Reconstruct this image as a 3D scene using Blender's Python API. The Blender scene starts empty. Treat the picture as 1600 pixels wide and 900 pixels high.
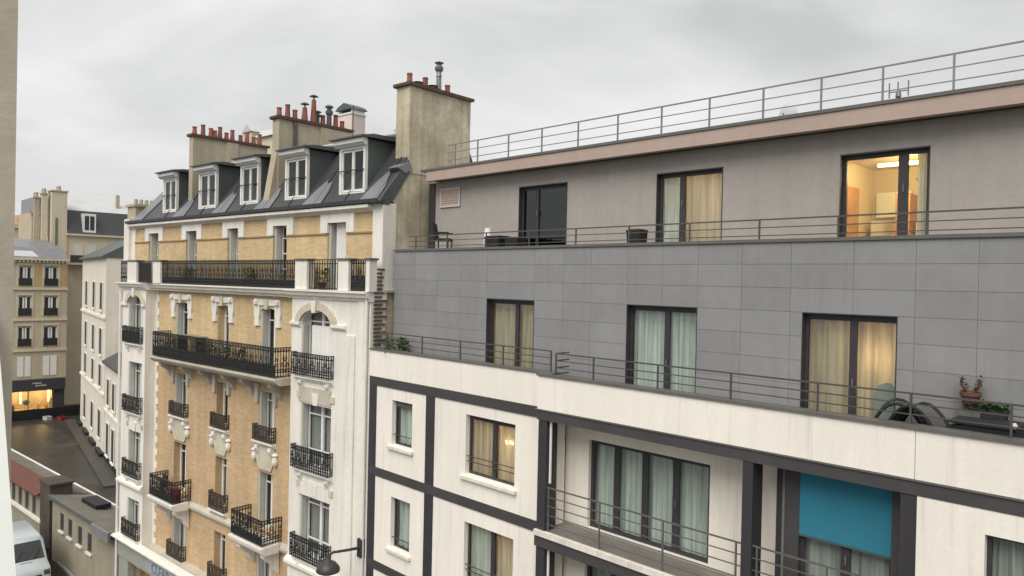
import bpy, math, random
from math import sin, cos, pi, radians
from mathutils import Vector, Matrix

random.seed(7)
SC = bpy.context.scene
COL = SC.collection

# ------------------------------------------------------------------ camera
CAM_H = 16.8                       # eye height above the street
YAW, PITCH, ROLL, FPX = 0.7896, -0.0082, 0.0213, 1152.5
_F = Vector((-sin(YAW), cos(YAW), 0)); _R = Vector((cos(YAW), sin(YAW), 0)); _U = Vector((0, 0, 1))
_F2 = _F*cos(PITCH) + _U*sin(PITCH); _U2 = -_F*sin(PITCH) + _U*cos(PITCH)
_R3 = _R*cos(ROLL) + _U2*sin(ROLL); _U3 = -_R*sin(ROLL) + _U2*cos(ROLL)
cam_d = bpy.data.cameras.new('camera'); cam = bpy.data.objects.new('camera', cam_d); COL.objects.link(cam)
cam_d.sensor_fit = 'HORIZONTAL'; cam_d.sensor_width = 36.0; cam_d.lens = 36.0*FPX/1600.0
cam_d.clip_start = 0.02; cam_d.clip_end = 3000
M3 = Matrix((_R3, _U3, -_F2)).transposed()
cam.matrix_world = Matrix.Translation((0, 0, CAM_H)) @ M3.to_4x4()
SC.camera = cam

# ------------------------------------------------------------------ world: overcast
SUN_EL, SUN_AZ = radians(51), radians(205)     # high, veiled, from behind the viewer
W = bpy.data.worlds.new('World'); SC.world = W; W.use_nodes = True
nt = W.node_tree; N = nt.nodes; L = nt.links; N.clear()
wo = N.new('ShaderNodeOutputWorld'); bg = N.new('ShaderNodeBackground'); L.new(bg.outputs[0], wo.inputs[0])
sky = N.new('ShaderNodeTexSky'); sky.sky_type = 'NISHITA'; sky.sun_disc = False
sky.sun_elevation = SUN_EL; sky.sun_rotation = SUN_AZ; sky.air_density = 1.0; sky.dust_density = 4.0
skm = N.new('ShaderNodeVectorMath'); skm.operation = 'SCALE'; skm.inputs['Scale'].default_value = 0.09
L.new(sky.outputs[0], skm.inputs[0])
tc = N.new('ShaderNodeTexCoord'); mp = N.new('ShaderNodeMapping'); mp.inputs['Scale'].default_value = (1.0, 1.0, 2.6)
mp.inputs['Location'].default_value = (1.35, 0.7, 0.4)
L.new(tc.outputs['Generated'], mp.inputs[0])
n1 = N.new('ShaderNodeTexNoise'); n1.inputs['Scale'].default_value = 2.1; n1.inputs['Detail'].default_value = 7; n1.inputs['Roughness'].default_value = 0.52
n1.inputs['Distortion'].default_value = 0.5
L.new(mp.outputs[0], n1.inputs['Vector'])
rp = N.new('ShaderNodeValToRGB'); L.new(n1.outputs['Fac'], rp.inputs[0])
rp.color_ramp.elements[0].position = 0.33; rp.color_ramp.elements[0].color = (0.62, 0.63, 0.625, 1)
rp.color_ramp.elements[1].position = 0.66; rp.color_ramp.elements[1].color = (0.93, 0.93, 0.92, 1)
mx = N.new('ShaderNodeMix'); mx.data_type = 'RGBA'; mx.inputs['Factor'].default_value = 0.94
L.new(skm.outputs[0], mx.inputs['A']); L.new(rp.outputs[0], mx.inputs['B'])
L.new(mx.outputs['Result'], bg.inputs[0]); bg.inputs[1].default_value = 0.51

sun_d = bpy.data.lights.new('sun', 'SUN'); sun = bpy.data.objects.new('sun', sun_d); COL.objects.link(sun)
sun_d.energy = 1.5; sun_d.angle = radians(45); sun_d.color = (1.0, 0.96, 0.89)
sv = Vector((sin(radians(20))*cos(SUN_EL), -cos(radians(20))*cos(SUN_EL), sin(SUN_EL)))
sun.rotation_euler = sv.to_track_quat('Z', 'Y').to_euler(); sun.location = (5, -10, 40)

SC.view_settings.view_transform = 'Standard'; SC.view_settings.look = 'None'
SC.view_settings.exposure = 0.98; SC.view_settings.gamma = 1.0
SC.render.resolution_x = 1024; SC.render.resolution_y = 576
SC.cycles.max_bounces = 8; SC.cycles.diffuse_bounces = 4; SC.cycles.transparent_max_bounces = 12

# ------------------------------------------------------------------ materials
MATS = {}
def newmat(name):
    m = bpy.data.materials.new(name); m.use_nodes = True
    MATS[name] = m; return m, m.node_tree.nodes, m.node_tree.links, m.node_tree.nodes['Principled BSDF']
def mul(N, L, a, fac_out, lo, hi):
    """multiply colour socket a by a grey ramp lo..hi driven by fac_out"""
    mr = N.new('ShaderNodeMapRange'); mr.inputs['From Min'].default_value = 0.28; mr.inputs['From Max'].default_value = 0.72
    mr.inputs['To Min'].default_value = lo; mr.inputs['To Max'].default_value = hi
    L.new(fac_out, mr.inputs['Value'])
    v = N.new('ShaderNodeVectorMath'); v.operation = 'SCALE'
    L.new(a, v.inputs[0]); L.new(mr.outputs[0], v.inputs['Scale']); return v.outputs[0]
def noise(N, L, scale, detail=4, stretch=(1, 1, 1), rough=.55):
    t = N.new('ShaderNodeTexCoord'); m = N.new('ShaderNodeMapping'); m.inputs['Scale'].default_value = stretch
    L.new(t.outputs['Object'], m.inputs[0]); n = N.new('ShaderNodeTexNoise'); n.inputs['Scale'].default_value = scale
    n.inputs['Detail'].default_value = detail; n.inputs['Roughness'].default_value = rough; L.new(m.outputs[0], n.inputs['Vector']); return n.outputs['Fac']
def mk(name, col, rough=.8, var=.10, vs=.6, fine=.06, fs=9., streak=0., rnd=0., bump=0., metal=0., spec=.4, tint=None, tintamt=.0, ts=.5, drip=0.):
    m, N, L, B = newmat(name)
    rgb = N.new('ShaderNodeRGB'); rgb.outputs[0].default_value = (*col, 1); c = rgb.outputs[0]
    if tint:
        mixn = N.new('ShaderNodeMix'); mixn.data_type = 'RGBA'
        r = N.new('ShaderNodeMapRange'); r.inputs['From Min'].default_value = .5; r.inputs['From Max'].default_value = .68
        r.inputs['To Max'].default_value = tintamt
        L.new(noise(N, L, ts, 6, (1, 1, .8), .62), r.inputs['Value']); L.new(r.outputs[0], mixn.inputs['Factor'])
        L.new(c, mixn.inputs['A']); mixn.inputs['B'].default_value = (*tint, 1); c = mixn.outputs['Result']
    if var: c = mul(N, L, c, noise(N, L, vs, 5), 1-var, 1+var)
    if fine: c = mul(N, L, c, noise(N, L, fs, 3), 1-fine, 1+fine)
    if streak: c = mul(N, L, c, noise(N, L, 2.2, 4, (1.6, 1.6, .12)), 1-streak, 1+streak*.4)
    if drip:
        mr = N.new('ShaderNodeMapRange'); mr.inputs['From Min'].default_value = .56; mr.inputs['From Max'].default_value = .74
        mr.inputs['To Min'].default_value = 1; mr.inputs['To Max'].default_value = 1-drip
        L.new(noise(N, L, 3.2, 5, (2.2, 2.2, .10), .6), mr.inputs['Value']); v = N.new('ShaderNodeVectorMath'); v.operation = 'SCALE'
        L.new(c, v.inputs[0]); L.new(mr.outputs[0], v.inputs['Scale']); c = v.outputs[0]
    if rnd:
        oi = N.new('ShaderNodeObjectInfo'); mr = N.new('ShaderNodeMapRange'); mr.inputs['To Min'].default_value = 1-rnd; mr.inputs['To Max'].default_value = 1+rnd
        L.new(oi.outputs['Random'], mr.inputs['Value']); v = N.new('ShaderNodeVectorMath'); v.operation = 'SCALE'
        L.new(c, v.inputs[0]); L.new(mr.outputs[0], v.inputs['Scale']); c = v.outputs[0]
    L.new(c, B.inputs['Base Color']); B.inputs['Roughness'].default_value = rough; B.inputs['Metallic'].default_value = metal
    B.inputs['Specular IOR Level'].default_value = spec
    if bump:
        b = N.new('ShaderNodeBump'); b.inputs['Strength'].default_value = bump; b.inputs['Distance'].default_value = .02
        L.new(noise(N, L, fs*1.5, 5), b.inputs['Height']); L.new(b.outputs[0], B.inputs['Normal'])
    return m
def brickmat(name, c1, c2, mortar):
    m, N, L, B = newmat(name)
    t = N.new('ShaderNodeTexCoord'); s = N.new('ShaderNodeSeparateXYZ'); cb = N.new('ShaderNodeCombineXYZ'); ad = N.new('ShaderNodeMath')
    L.new(t.outputs['Object'], s.inputs[0]); L.new(s.outputs['X'], ad.inputs[0]); L.new(s.outputs['Y'], ad.inputs[1])
    L.new(ad.outputs[0], cb.inputs['X']); L.new(s.outputs['Z'], cb.inputs['Y'])
    b = N.new('ShaderNodeTexBrick'); L.new(cb.outputs[0], b.inputs['Vector'])
    b.inputs['Color1'].default_value = (*c1, 1); b.inputs['Color2'].default_value = (*c2, 1); b.inputs['Mortar'].default_value = (*mortar, 1)
    b.inputs['Scale'].default_value = 1.0; b.inputs['Brick Width'].default_value = .24; b.inputs['Row Height'].default_value = .075; b.inputs['Mortar Size'].default_value = .008
    c = mul(N, L, b.outputs['Color'], noise(N, L, .55, 5), .90, 1.08)
    c = mul(N, L, c, noise(N, L, 2.6, 3, (.6, .6, 3.)), .93, 1.07)
    c = mul(N, L, c, noise(N, L, 2.0, 4, (1.3, 1.3, .15)), .88, 1.06)
    L.new(c, B.inputs['Base Color']); B.inputs['Roughness'].default_value = .9
    bp = N.new('ShaderNodeBump'); bp.inputs['Strength'].default_value = .5; bp.inputs['Distance'].default_value = .01; bp.invert = True
    L.new(b.outputs['Fac'], bp.inputs['Height']); L.new(bp.outputs[0], B.inputs['Normal'])
    return m
def glassmat(name, tint=(.93, .96, .945), base_refl=.0):
    m, N, L, B = newmat(name); N.remove(B)
    o = N['Material Output']; tr = N.new('ShaderNodeBsdfTransparent'); tr.inputs[0].default_value = (*tint, 1)
    gl = N.new('ShaderNodeBsdfGlossy'); gl.inputs['Roughness'].default_value = .015; gl.inputs[0].default_value = (.95, .98, 1, 1)
    fr = N.new('ShaderNodeFresnel'); ge = N.new('ShaderNodeNewGeometry'); ir = N.new('ShaderNodeMapRange'); ir.inputs['To Min'].default_value = 1.5; ir.inputs['To Max'].default_value = 1/1.5
    L.new(ge.outputs['Backfacing'], ir.inputs['Value']); L.new(ir.outputs[0], fr.inputs[0])
    ad = N.new('ShaderNodeMath'); ad.operation = 'ADD'; ad.inputs[1].default_value = base_refl; ad.use_clamp = True; L.new(fr.outputs[0], ad.inputs[0])
    nb = N.new('ShaderNodeBump'); nb.inputs['Strength'].default_value = .04; nb.inputs['Distance'].default_value = .05
    L.new(noise(N, L, 1.2, 1), nb.inputs['Height']); L.new(nb.outputs[0], gl.inputs['Normal'])
    mx = N.new('ShaderNodeMixShader'); L.new(ad.outputs[0], mx.inputs[0]); L.new(tr.outputs[0], mx.inputs[1]); L.new(gl.outputs[0], mx.inputs[2])
    L.new(mx.outputs[0], o.inputs[0]); return m
def clothmat(name, col, trans=.4):
    m, N, L, B = newmat(name); N.remove(B); o = N['Material Output']
    d = N.new('ShaderNodeBsdfDiffuse'); t = N.new('ShaderNodeBsdfTranslucent'); x = N.new('ShaderNodeMixShader'); x.inputs[0].default_value = trans
    rgb = N.new('ShaderNodeRGB'); rgb.outputs[0].default_value = (*col, 1)
    c = mul(N, L, rgb.outputs[0], noise(N, L, 3, 3, (1, 1, .2)), .88, 1.08)
    c = mul(N, L, c, noise(N, L, 11, 2, (1, 1, .04)), .62, 1.08)
    L.new(c, d.inputs[0]); L.new(c, t.inputs[0]); L.new(d.outputs[0], x.inputs[1]); L.new(t.outputs[0], x.inputs[2]); L.new(x.outputs[0], o.inputs[0]); return m
def emitmat(name, col, st):
    m, N, L, B = newmat(name); B.inputs['Base Color'].default_value = (*col, 1)
    B.inputs['Emission Color'].default_value = (*col, 1); B.inputs['Emission Strength'].default_value = st; return m

cream = mk('cream_render', (.83, .785, .71), .85, .05, .4, .03, 12, .05, bump=.12, drip=.16)
cream2 = mk('cream_loggia_render', (.82, .765, .675), .85, .05, .5, .03, 12, .06, drip=.12)
dark = mk('anthracite_metal', (.042, .040, .044), .45, .10, 1.2, .04, 14, .08)
darkbeam = mk('anthracite_beam', (.060, .056, .058), .6, .12, 1.0, .05, 12, .06)
coping = mk('grey_coping', (.125, .12, .112), .45, .12, 1.4, .05, 10)
panelm = mk('fibre_cement_panel', (.250, .251, .255), .55, .06, .6, .04, 5, .05, rnd=.05, spec=.35, drip=.08)
joint = mk('panel_joint_backing', (.205, .206, .21), .8, 0, 1, 0)
taupe = mk('taupe_render', (.355, .325, .30), .85, .07, .6, .04, 8, .05, drip=.08, bump=.1)
# fine horizontal board lines of the penthouse render
fasciam = mk('beige_fascia', (.415, .325, .275), .7, .05, .7, .03, 8, .04)
roofgrey = mk('roof_membrane', (.20, .20, .20), .8, .12, .8, .05)
deckm = mk('terrace_deck', (.20, .185, .165), .7, .12, 1.2, .06, 10)
railm = mk('railing_steel', (.095, .09, .088), .4, .06, 2, 0, 10, metal=.3)
railg = mk('galvanised_railing', (.16, .157, .155), .45, .08, 2, 0, 10, metal=.4)
railr = mk('weathered_roof_railing', (.24, .235, .235), .5, .08, 2, 0, 10, metal=.3)
sillm = mk('pale_stone_sill', (.70, .66, .59), .8, .10, 3, .08, 9, drip=.2)
pipew = mk('white_pipe', (.72, .70, .66), .5, .06, 1.5, .03)
glass = glassmat('window_glass'); glass_old = glassmat('old_window_glass', (.80, .83, .82), .0)
glass_dark = glassmat('dark_window_glass', (.34, .37, .36), .03)
curt = clothmat('sheer_curtain', (.80, .83, .78), .25)
curtw = clothmat('cream_curtain', (.80, .70, .55), .42)
curtg = clothmat('grey_curtain', (.55, .55, .53), .25)
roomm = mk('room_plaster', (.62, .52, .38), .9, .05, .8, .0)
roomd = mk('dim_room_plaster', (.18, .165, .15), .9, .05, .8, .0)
woodm = mk('cabinet_wood', (.38, .20, .08), .6, .15, 2, .08)
bluem = mk('blue_blind_fabric', (.026, .185, .27), .8, .05, .8, .03, 20, .04)
stone = mk('white_facade_stone', (.77, .735, .675), .85, .07, .6, .05, 10, .10, bump=.25, drip=.20)
stone_d = mk('weathered_and_shaded_stone', (.50, .465, .385), .85, .12, .8, .05, 8, .10, bump=.2)  # weathered stone; also carries painted shade on the long balcony brackets
carved = mk('carved_cream_stone', (.56, .52, .40), .85, .12, 1.5, .08, 14, .08, bump=.3)
brick = brickmat('ochre_brick', (.64, .47, .255), (.545, .385, .20), (.60, .485, .325))
brick2 = brickmat('pink_ochre_brick', (.58, .40, .225), (.49, .33, .18), (.54, .415, .28))
quoin = stone
gable = mk('stained_cement_gable', (.50, .435, .315), .9, .26, .9, .10, 7, .20, tint=(.74, .665, .52), tintamt=.8, ts=.8, bump=.35, drip=.25)
stackm = mk('cement_chimney', (.43, .375, .28), .9, .12, .5, .06, 8, .12, bump=.15)
corbel = mk('chimney_crown_brick', (.10, .065, .05), .9, .2, 2, .1, 10)
terra = mk('terracotta_pot', (.27, .095, .07), .8, .15, 3, .08, 12, rnd=.2)
slate = mk('dark_slate_zinc', (.050, .053, .055), .42, .18, .7, .08, 7, .10, spec=.5)
zincg = mk('zinc_green_grey', (.085, .098, .094), .5, .14, .9, .06, 8, .08)
zinc = mk('wet_zinc', (.19, .19, .20), .38, .12, 1.1, .06, 8, .05, spec=.5)
zincl = mk('light_zinc', (.50, .50, .50), .4, .1, .6, .05, 6)
whitep = mk('white_joinery', (.74, .73, .70), .55, .05, 2, .02)
shutm = mk('grey_white_shutter', (.56, .56, .51), .6, .06, 2, .03)
iron = mk('black_wrought_iron', (.022, .023, .023), .5, .1, 3, 0)
ironb = mk('dark_brown_wrought_iron', (.05, .04, .033), .55, .1, 3, 0)
darkfill = mk('dark_balcony_infill', (.045, .045, .042), .9, .2, 2, .1)
asphalt = mk('wet_asphalt', (.032, .029, .024), .42, .22, .18, .12, 3.0, bump=.25, tint=(.066, .060, .050), tintamt=.9, ts=.22)
patch = mk('asphalt_patch', (.024, .022, .019), .5, .15, .5, .1, 4)
pave = mk('pavement_slab', (.17, .155, .135), .7, .12, .5, .08, 4)
kerbm = mk('granite_kerb', (.30, .285, .26), .7, .1, 1, .08)
beige = mk('haussmann_limestone', (.50, .43, .31), .85, .08, .3, .05, 4, .08)
beige2 = mk('pale_limestone', (.58, .51, .39), .85, .08, .3, .05, 4, .08)
beigeb = mk('yellow_brick_panel', (.45, .31, .15), .9, .1, .5, .06, 6)
whitew = mk('white_house_render', (.72, .66, .57), .85, .06, .25, .03, 4, .08)
shopdark = mk('charcoal_shopfront', (.045, .045, .052), .6, .08, 1, 0)
black = mk('black_paint', (.012, .012, .013), .5, .1, 2, 0)
vanm = mk('white_van_paint', (.44, .48, .49), .25, .03, 1, .02, spec=.6)
rubber = mk('black_rubber', (.02, .02, .02), .7, .1, 3, 0)
redtile = mk('red_brown_roof', (.125, .048, .034), .8, .2, 1.5, .1, 6)
leaf = mk('dark_leaf', (.045, .085, .030), .6, .35, 4, .1, rnd=.2)
leafr = mk('brown_leaf', (.13, .075, .05), .7, .3, 5, .1)
potm = mk('brown_clay_pot', (.12, .06, .042), .8, .1, 3, .06)
plast = mk('dark_plastic', (.02, .02, .02), .75, .1, 2, 0)
plastb = mk('navy_cover', (.018, .019, .025), .8, .25, 3, .1)
jambm = mk('window_jamb_render', (.50, .445, .36), .9, .10, 9, .06, 60, bump=.06)
sashm = mk('white_sash_paint', (.84, .86, .81), .45, .03, 6, .01)
redm = mk('red_plastic', (.20, .022, .022), .5, .1, 2, 0)
sage = mk('grey_green_shop_band', (.30, .31, .27), .7, .1, 1, .05)
signb = mk('sign_lettering_blue', (.16, .21, .27), .6, .05, 2, 0)
lampglow = emitmat('lamp_glow', (1.0, .72, .34), 3.0)
shopglow = emitmat('shop_lamp_glow', (1.0, .74, .34), 1.6)
stripglow = emitmat('ceiling_strip_glow', (1.0, .78, .42), 3.0)

# ------------------------------------------------------------------ mesh builder
class MB:
    def __init__(s): s.v = []; s.f = []
    def quad(s, a, b, c, d):
        n = len(s.v); s.v += [a, b, c, d]; s.f.append((n, n+1, n+2, n+3)); return s
    def poly(s, pts):
        n = len(s.v); s.v += list(pts); s.f.append(tuple(range(n, n+len(pts)))); return s
    def box(s, x0, x1, y0, y1, z0, z1):
        n = len(s.v)
        s.v += [(x0,y0,z0),(x1,y0,z0),(x1,y1,z0),(x0,y1,z0),(x0,y0,z1),(x1,y0,z1),(x1,y1,z1),(x0,y1,z1)]
        s.f += [tuple(n+i for i in q) for q in ((0,3,2,1),(4,5,6,7),(0,1,5,4),(1,2,6,5),(2,3,7,6),(3,0,4,7))]; return s
    def bar(s, p, q, w, h=None):
        """square bar p->q"""
        h = h or w; p = Vector(p); q = Vector(q); d = (q-p).normalized()
        u = Vector((0,0,1)) if abs(d.z) < .9 else Vector((1,0,0))
        a = d.cross(u).normalized()*w/2; b = d.cross(a).normalized()*h/2; n = len(s.v)
        for c in (p, q): s.v += [tuple(c-a-b), tuple(c+a-b), tuple(c+a+b), tuple(c-a+b)]
        s.f += [tuple(n+i for i in f) for f in ((0,1,2,3),(7,6,5,4),(0,4,5,1),(1,5,6,2),(2,6,7,3),(3,7,4,0))]; return s
    def tube(s, pts, r, k=8, cap=True, r2=None):
        pts = [Vector(p) for p in pts]; m = len(pts); base = len(s.v); prev = None
        for i, p in enumerate(pts):
            d = (pts[min(i+1, m-1)]-pts[max(i-1, 0)]).normalized()
            if prev is None:
                u = Vector((0,0,1)) if abs(d.z) < .9 else Vector((1,0,0)); a = d.cross(u).normalized()
            else: a = (prev-d*prev.dot(d)).normalized()
            prev = a; b = d.cross(a); rr = r if r2 is None else r+(r2-r)*i/(m-1)
            for j in range(k):
                t = 2*pi*j/k; s.v.append(tuple(p+(a*cos(t)+b*sin(t))*rr))
        for i in range(m-1):
            for j in range(k):
                s.f.append((base+i*k+j, base+i*k+(j+1)%k, base+(i+1)*k+(j+1)%k, base+(i+1)*k+j))
        if cap: s.f.append(tuple(base+j for j in range(k))[::-1]); s.f.append(tuple(base+(m-1)*k+j for j in range(k)))
        return s
    def ring(s, c, ax, r, t, k=10):
        """flat square ring of radius r, bar t, in the plane spanned by ax (horizontal unit) and z"""
        ax = Vector(ax); nrm = ax.cross(Vector((0,0,1))); base = len(s.v); c = Vector(c)
        for i in range(k):
            a = 2*pi*i/k; d = ax*cos(a)+Vector((0,0,1))*sin(a)
            for rr, o in ((r-t/2, -t/2), (r+t/2, -t/2), (r+t/2, t/2), (r-t/2, t/2)): s.v.append(tuple(c+d*rr+nrm*o))
        for i in range(k):
            p = base+4*i; q = base+4*((i+1) % k)
            for j in range(4): s.f.append((p+j, p+(j+1) % 4, q+(j+1) % 4, q+j))
        return s
    def lathe(s, c, prof, k=14, cap=True):
        base = len(s.v); m = len(prof)
        for r, z in prof:
            for j in range(k):
                t = 2*pi*j/k; s.v.append((c[0]+r*cos(t), c[1]+r*sin(t), c[2]+z))
        for i in range(m-1):
            for j in range(k): s.f.append((base+i*k+j, base+i*k+(j+1) % k, base+(i+1)*k+(j+1) % k, base+(i+1)*k+j))
        if cap:
            s.f.append(tuple(base+j for j in range(k))[::-1]); s.f.append(tuple(base+(m-1)*k+j for j in range(k)))
        return s
    def prism(s, poly, axis, a0, a1):
        """extrude a polygon along an axis; poly in the other two axes in order"""
        def P(p, t): return {'x': (t, p[0], p[1]), 'y': (p[0], t, p[1]), 'z': (p[0], p[1], t)}[axis]
        n = len(s.v); k = len(poly); s.v += [P(p, a0) for p in poly]+[P(p, a1) for p in poly]
        s.f.append(tuple(range(n, n+k))[::-1]); s.f.append(tuple(range(n+k, n+2*k)))
        for i in range(k): s.f.append((n+i, n+(i+1) % k, n+k+(i+1) % k, n+k+i))
        return s
    def build(s, name, mat, parent=None, org=(0, 0, -CAM_H), smooth=False):
        me = bpy.data.meshes.new(name)
        me.from_pydata([(v[0]-org[0], v[1]-org[1], v[2]-org[2]) for v in s.v], [], s.f)
        me.materials.append(mat); me.validate(); 
        import bmesh
        bm = bmesh.new(); bm.from_mesh(me); bmesh.ops.recalc_face_normals(bm, faces=bm.faces)
        if smooth:
            for f in bm.faces: f.smooth = True
        bm.to_mesh(me); bm.free()
        if smooth and hasattr(me, 'set_sharp_from_angle'): me.set_sharp_from_angle(angle=radians(40))
        o = bpy.data.objects.new(name, me); COL.objects.link(o)
        if parent: o.parent = parent
        return o
def tag(o, label, cat, group=None):
    o['label'] = label; o['category'] = cat
    if group: o['group'] = group
    return o
def empty(name, loc, label, cat, rz=0, group=None):
    o = bpy.data.objects.new(name, None); COL.objects.link(o); o.location = loc; o.rotation_euler = (0, 0, rz)
    o.empty_display_size = .5
    return tag(o, label, cat, group)
def struct(o): o['kind'] = 'structure'; return o
def lamp(name, loc, power, col, parent=None, r=.15):
    d = bpy.data.lights.new(name, 'POINT'); d.energy = power; d.color = col; d.shadow_soft_size = r
    o = bpy.data.objects.new(name, d); COL.objects.link(o); o.location = loc
    if parent: o.parent = parent
    return o

def wall_holes(mb, x0, x1, z0, z1, y, holes, depth, thick=None):
    """front sheet at y with rectangular holes, each with reveals of the given depth; back sheet closes the wall"""
    xs = sorted({x0, x1, *[h[0] for h in holes], *[h[1] for h in holes]}); zs = sorted({z0, z1, *[h[2] for h in holes], *[h[3] for h in holes]})
    xs = [x for x in xs if x0 <= x <= x1]; zs = [z for z in zs if z0 <= z <= z1]
    for i in range(len(xs)-1):
        for j in range(len(zs)-1):
            cx = (xs[i]+xs[i+1])/2; cz = (zs[j]+zs[j+1])/2
            if any(h[0] < cx < h[1] and h[2] < cz < h[3] for h in holes): continue
            mb.quad((xs[i], y, zs[j]), (xs[i+1], y, zs[j]), (xs[i+1], y, zs[j+1]), (xs[i], y, zs[j+1]))
    for a, b, c, d in holes:
        yb = y+depth
        mb.quad((a, y, c), (a, yb, c), (a, yb, d), (a, y, d)); mb.quad((b, y, c), (b, y, d), (b, yb, d), (b, yb, c))
        mb.quad((a, y, d), (a, yb, d), (b, yb, d), (b, y, d)); mb.quad((a, y, c), (b, y, c), (b, yb, c), (a, yb, c))
    t = thick or depth
    mb.quad((x0, y, z0), (x0, y+t, z0), (x0, y+t, z1), (x0, y, z1)); mb.quad((x1, y, z0), (x1, y, z1), (x1, y+t, z1), (x1, y+t, z0))
    mb.quad((x0, y, z1), (x0, y+t, z1), (x1, y+t, z1), (x1, y, z1)); mb.quad((x0, y, z0), (x1, y, z0), (x1, y+t, z0), (x0, y+t, z0))
    return mb
CRD = random.Random(3)
def curtain_mb(x0, x1, z0, z1, y, folds, amp, gather=0.):
    """hanging cloth with uneven pleats that open towards the hem"""
    mb = MB(); w = [CRD.uniform(.55, 1.7) for _ in range(folds)]; tot = sum(w); a_ = [CRD.uniform(.45, 1.15) for _ in range(folds)]
    xs = []; u0 = 0.
    for k in range(folds):
        for q in range(7): xs.append((u0+w[k]/tot*q/7, sin(2*pi*q/7)*a_[k], k))
        u0 += w[k]/tot
    xs.append((1., 0., folds-1)); sway = CRD.uniform(-.03, .03)
    for lv in range(4):
        t = lv/3
        for u, d, k in xs: mb.v.append((x0+(x1-x0)*u+sway*t*(1-t)*2+.012*sin(k*2.3+t*4), y+amp*d*(1.0-.35*t), z0+(z1-z0)*t))
    n = len(xs)
    for lv in range(3):
        for i in range(n-1): mb.f.append((lv*n+i, lv*n+i+1, (lv+1)*n+i+1, (lv+1)*n+i))
    return mb
def room(parent, org, x0, x1, y0, y1, z0, z1, mat):
    mb = MB()
    mb.quad((x0,y1,z0),(x1,y1,z0),(x1,y1,z1),(x0,y1,z1)); mb.quad((x0,y0,z0),(x0,y1,z0),(x0,y1,z1),(x0,y0,z1))
    mb.quad((x1,y0,z0),(x1,y1,z0),(x1,y1,z1),(x1,y0,z1)); mb.quad((x0,y0,z0),(x1,y0,z0),(x1,y1,z0),(x0,y1,z0)); mb.quad((x0,y0,z1),(x1,y0,z1),(x1,y1,z1),(x0,y1,z1))
    return mb.build('room_interior', mat, parent, org)

# ================================================================== GROUND
G = -CAM_H
g = MB().quad((-600, -300, 0), (400, -300, 0), (400, 500, 0), (-600, 500, 0)).build('street', asphalt, None, (0, 0, 0)); struct(g)

# ================================================================== MODERN BUILDING
MORG = (-11.0, 13.0, G)
mod = empty('apartment_building', (-11.0, 13.0, 0), 'modern cream and grey apartment building with terraces, dark steel bands and penthouse', 'building')
def MP(mb, name, mat, parent=None, smooth=False): return mb.build(name, mat, parent or mod, MORG, smooth)
XL, XR = -20.02, 4.0
D0, D1, D2, D3 = 13.0, 13.52, 14.33, 15.70

def modern_window(y, x0, x1, z0, z1, mull, curtains, lit=0, recess=.16, frame=.075, mw=.14, rail=False, rooml=None, gl=None, deep=2.4, head=.0, fm=None, lcol=(1.0, .70, .36), ldep=1.3):
    """aluminium window set into a hole: mull = mullion centres; curtains = list of (x0,x1,mat)"""
    fm = fm or dark; gl = gl or glass; yf = y+recess
    mb = MB(); t = .06
    mb.box(x0, x0+frame, yf, yf+t, z0, z1); mb.box(x1-frame, x1, yf, yf+t, z0, z1)
    mb.box(x0+frame, x1-frame, yf, yf+t, z1-frame-head, z1); mb.box(x0+frame, x1-frame, yf, yf+t, z0, z0+frame)
    for m in mull: mb.box(m-mw/2, m+mw/2, yf-.012, yf+t-.012, z0+frame, z1-frame-head)
    w = MP(mb, 'window', fm)
    ed = [x0+frame]+sum([[m-mw/2, m+mw/2] for m in mull], [])+[x1-frame]
    for i in range(0, len(ed), 2):
        MP(MB().box(ed[i], ed[i+1], yf+.022, yf+.034, z0+frame, z1-frame-head), 'pane', gl, w)
    for cx0, cx1, cm in curtains:
        MP(curtain_mb(cx0-.20, cx1+.02, z0+.03, z1-.06, yf+.15, max(3, int((cx1-cx0)/.15)), .055), 'curtain', cm, w, True)
    if mull and z1-z0 > 1.8: MP(MB().bar((mull[-1]+.02, yf-.05, z0+1.02), (mull[-1]+.02, yf-.05, z0+1.18), .025).bar((mull[-1]+.02, yf-.05, z0+1.1), (mull[-1]+.02, yf-.01, z0+1.1), .02), 'handle', coping, w)
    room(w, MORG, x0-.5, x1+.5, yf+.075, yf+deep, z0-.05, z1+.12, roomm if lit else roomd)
    # liner that closes the reveal behind the frame
    mbl = MB().prism([(x0-.5, z0-.05), (x0-.5, z1+.12), (x1+.5, z1+.12), (x1+.5, z0-.05), (x1+.001, z0-.05), (x1+.001, z1+.001), (x0-.001, z1+.001), (x0-.001, z0-.05)], 'y', yf+.02, yf+.07)
    MP(mbl, 'lining', dark, w)
    if lit:
        lx, lz = ((x0+x1)/2, z1-.25) if rooml is None else rooml
        lamp('room_lamp_light', (lx-MORG[0], yf+ldep-MORG[1], lz-MORG[2]), lit, lcol, mod, .12)
    return w

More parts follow.
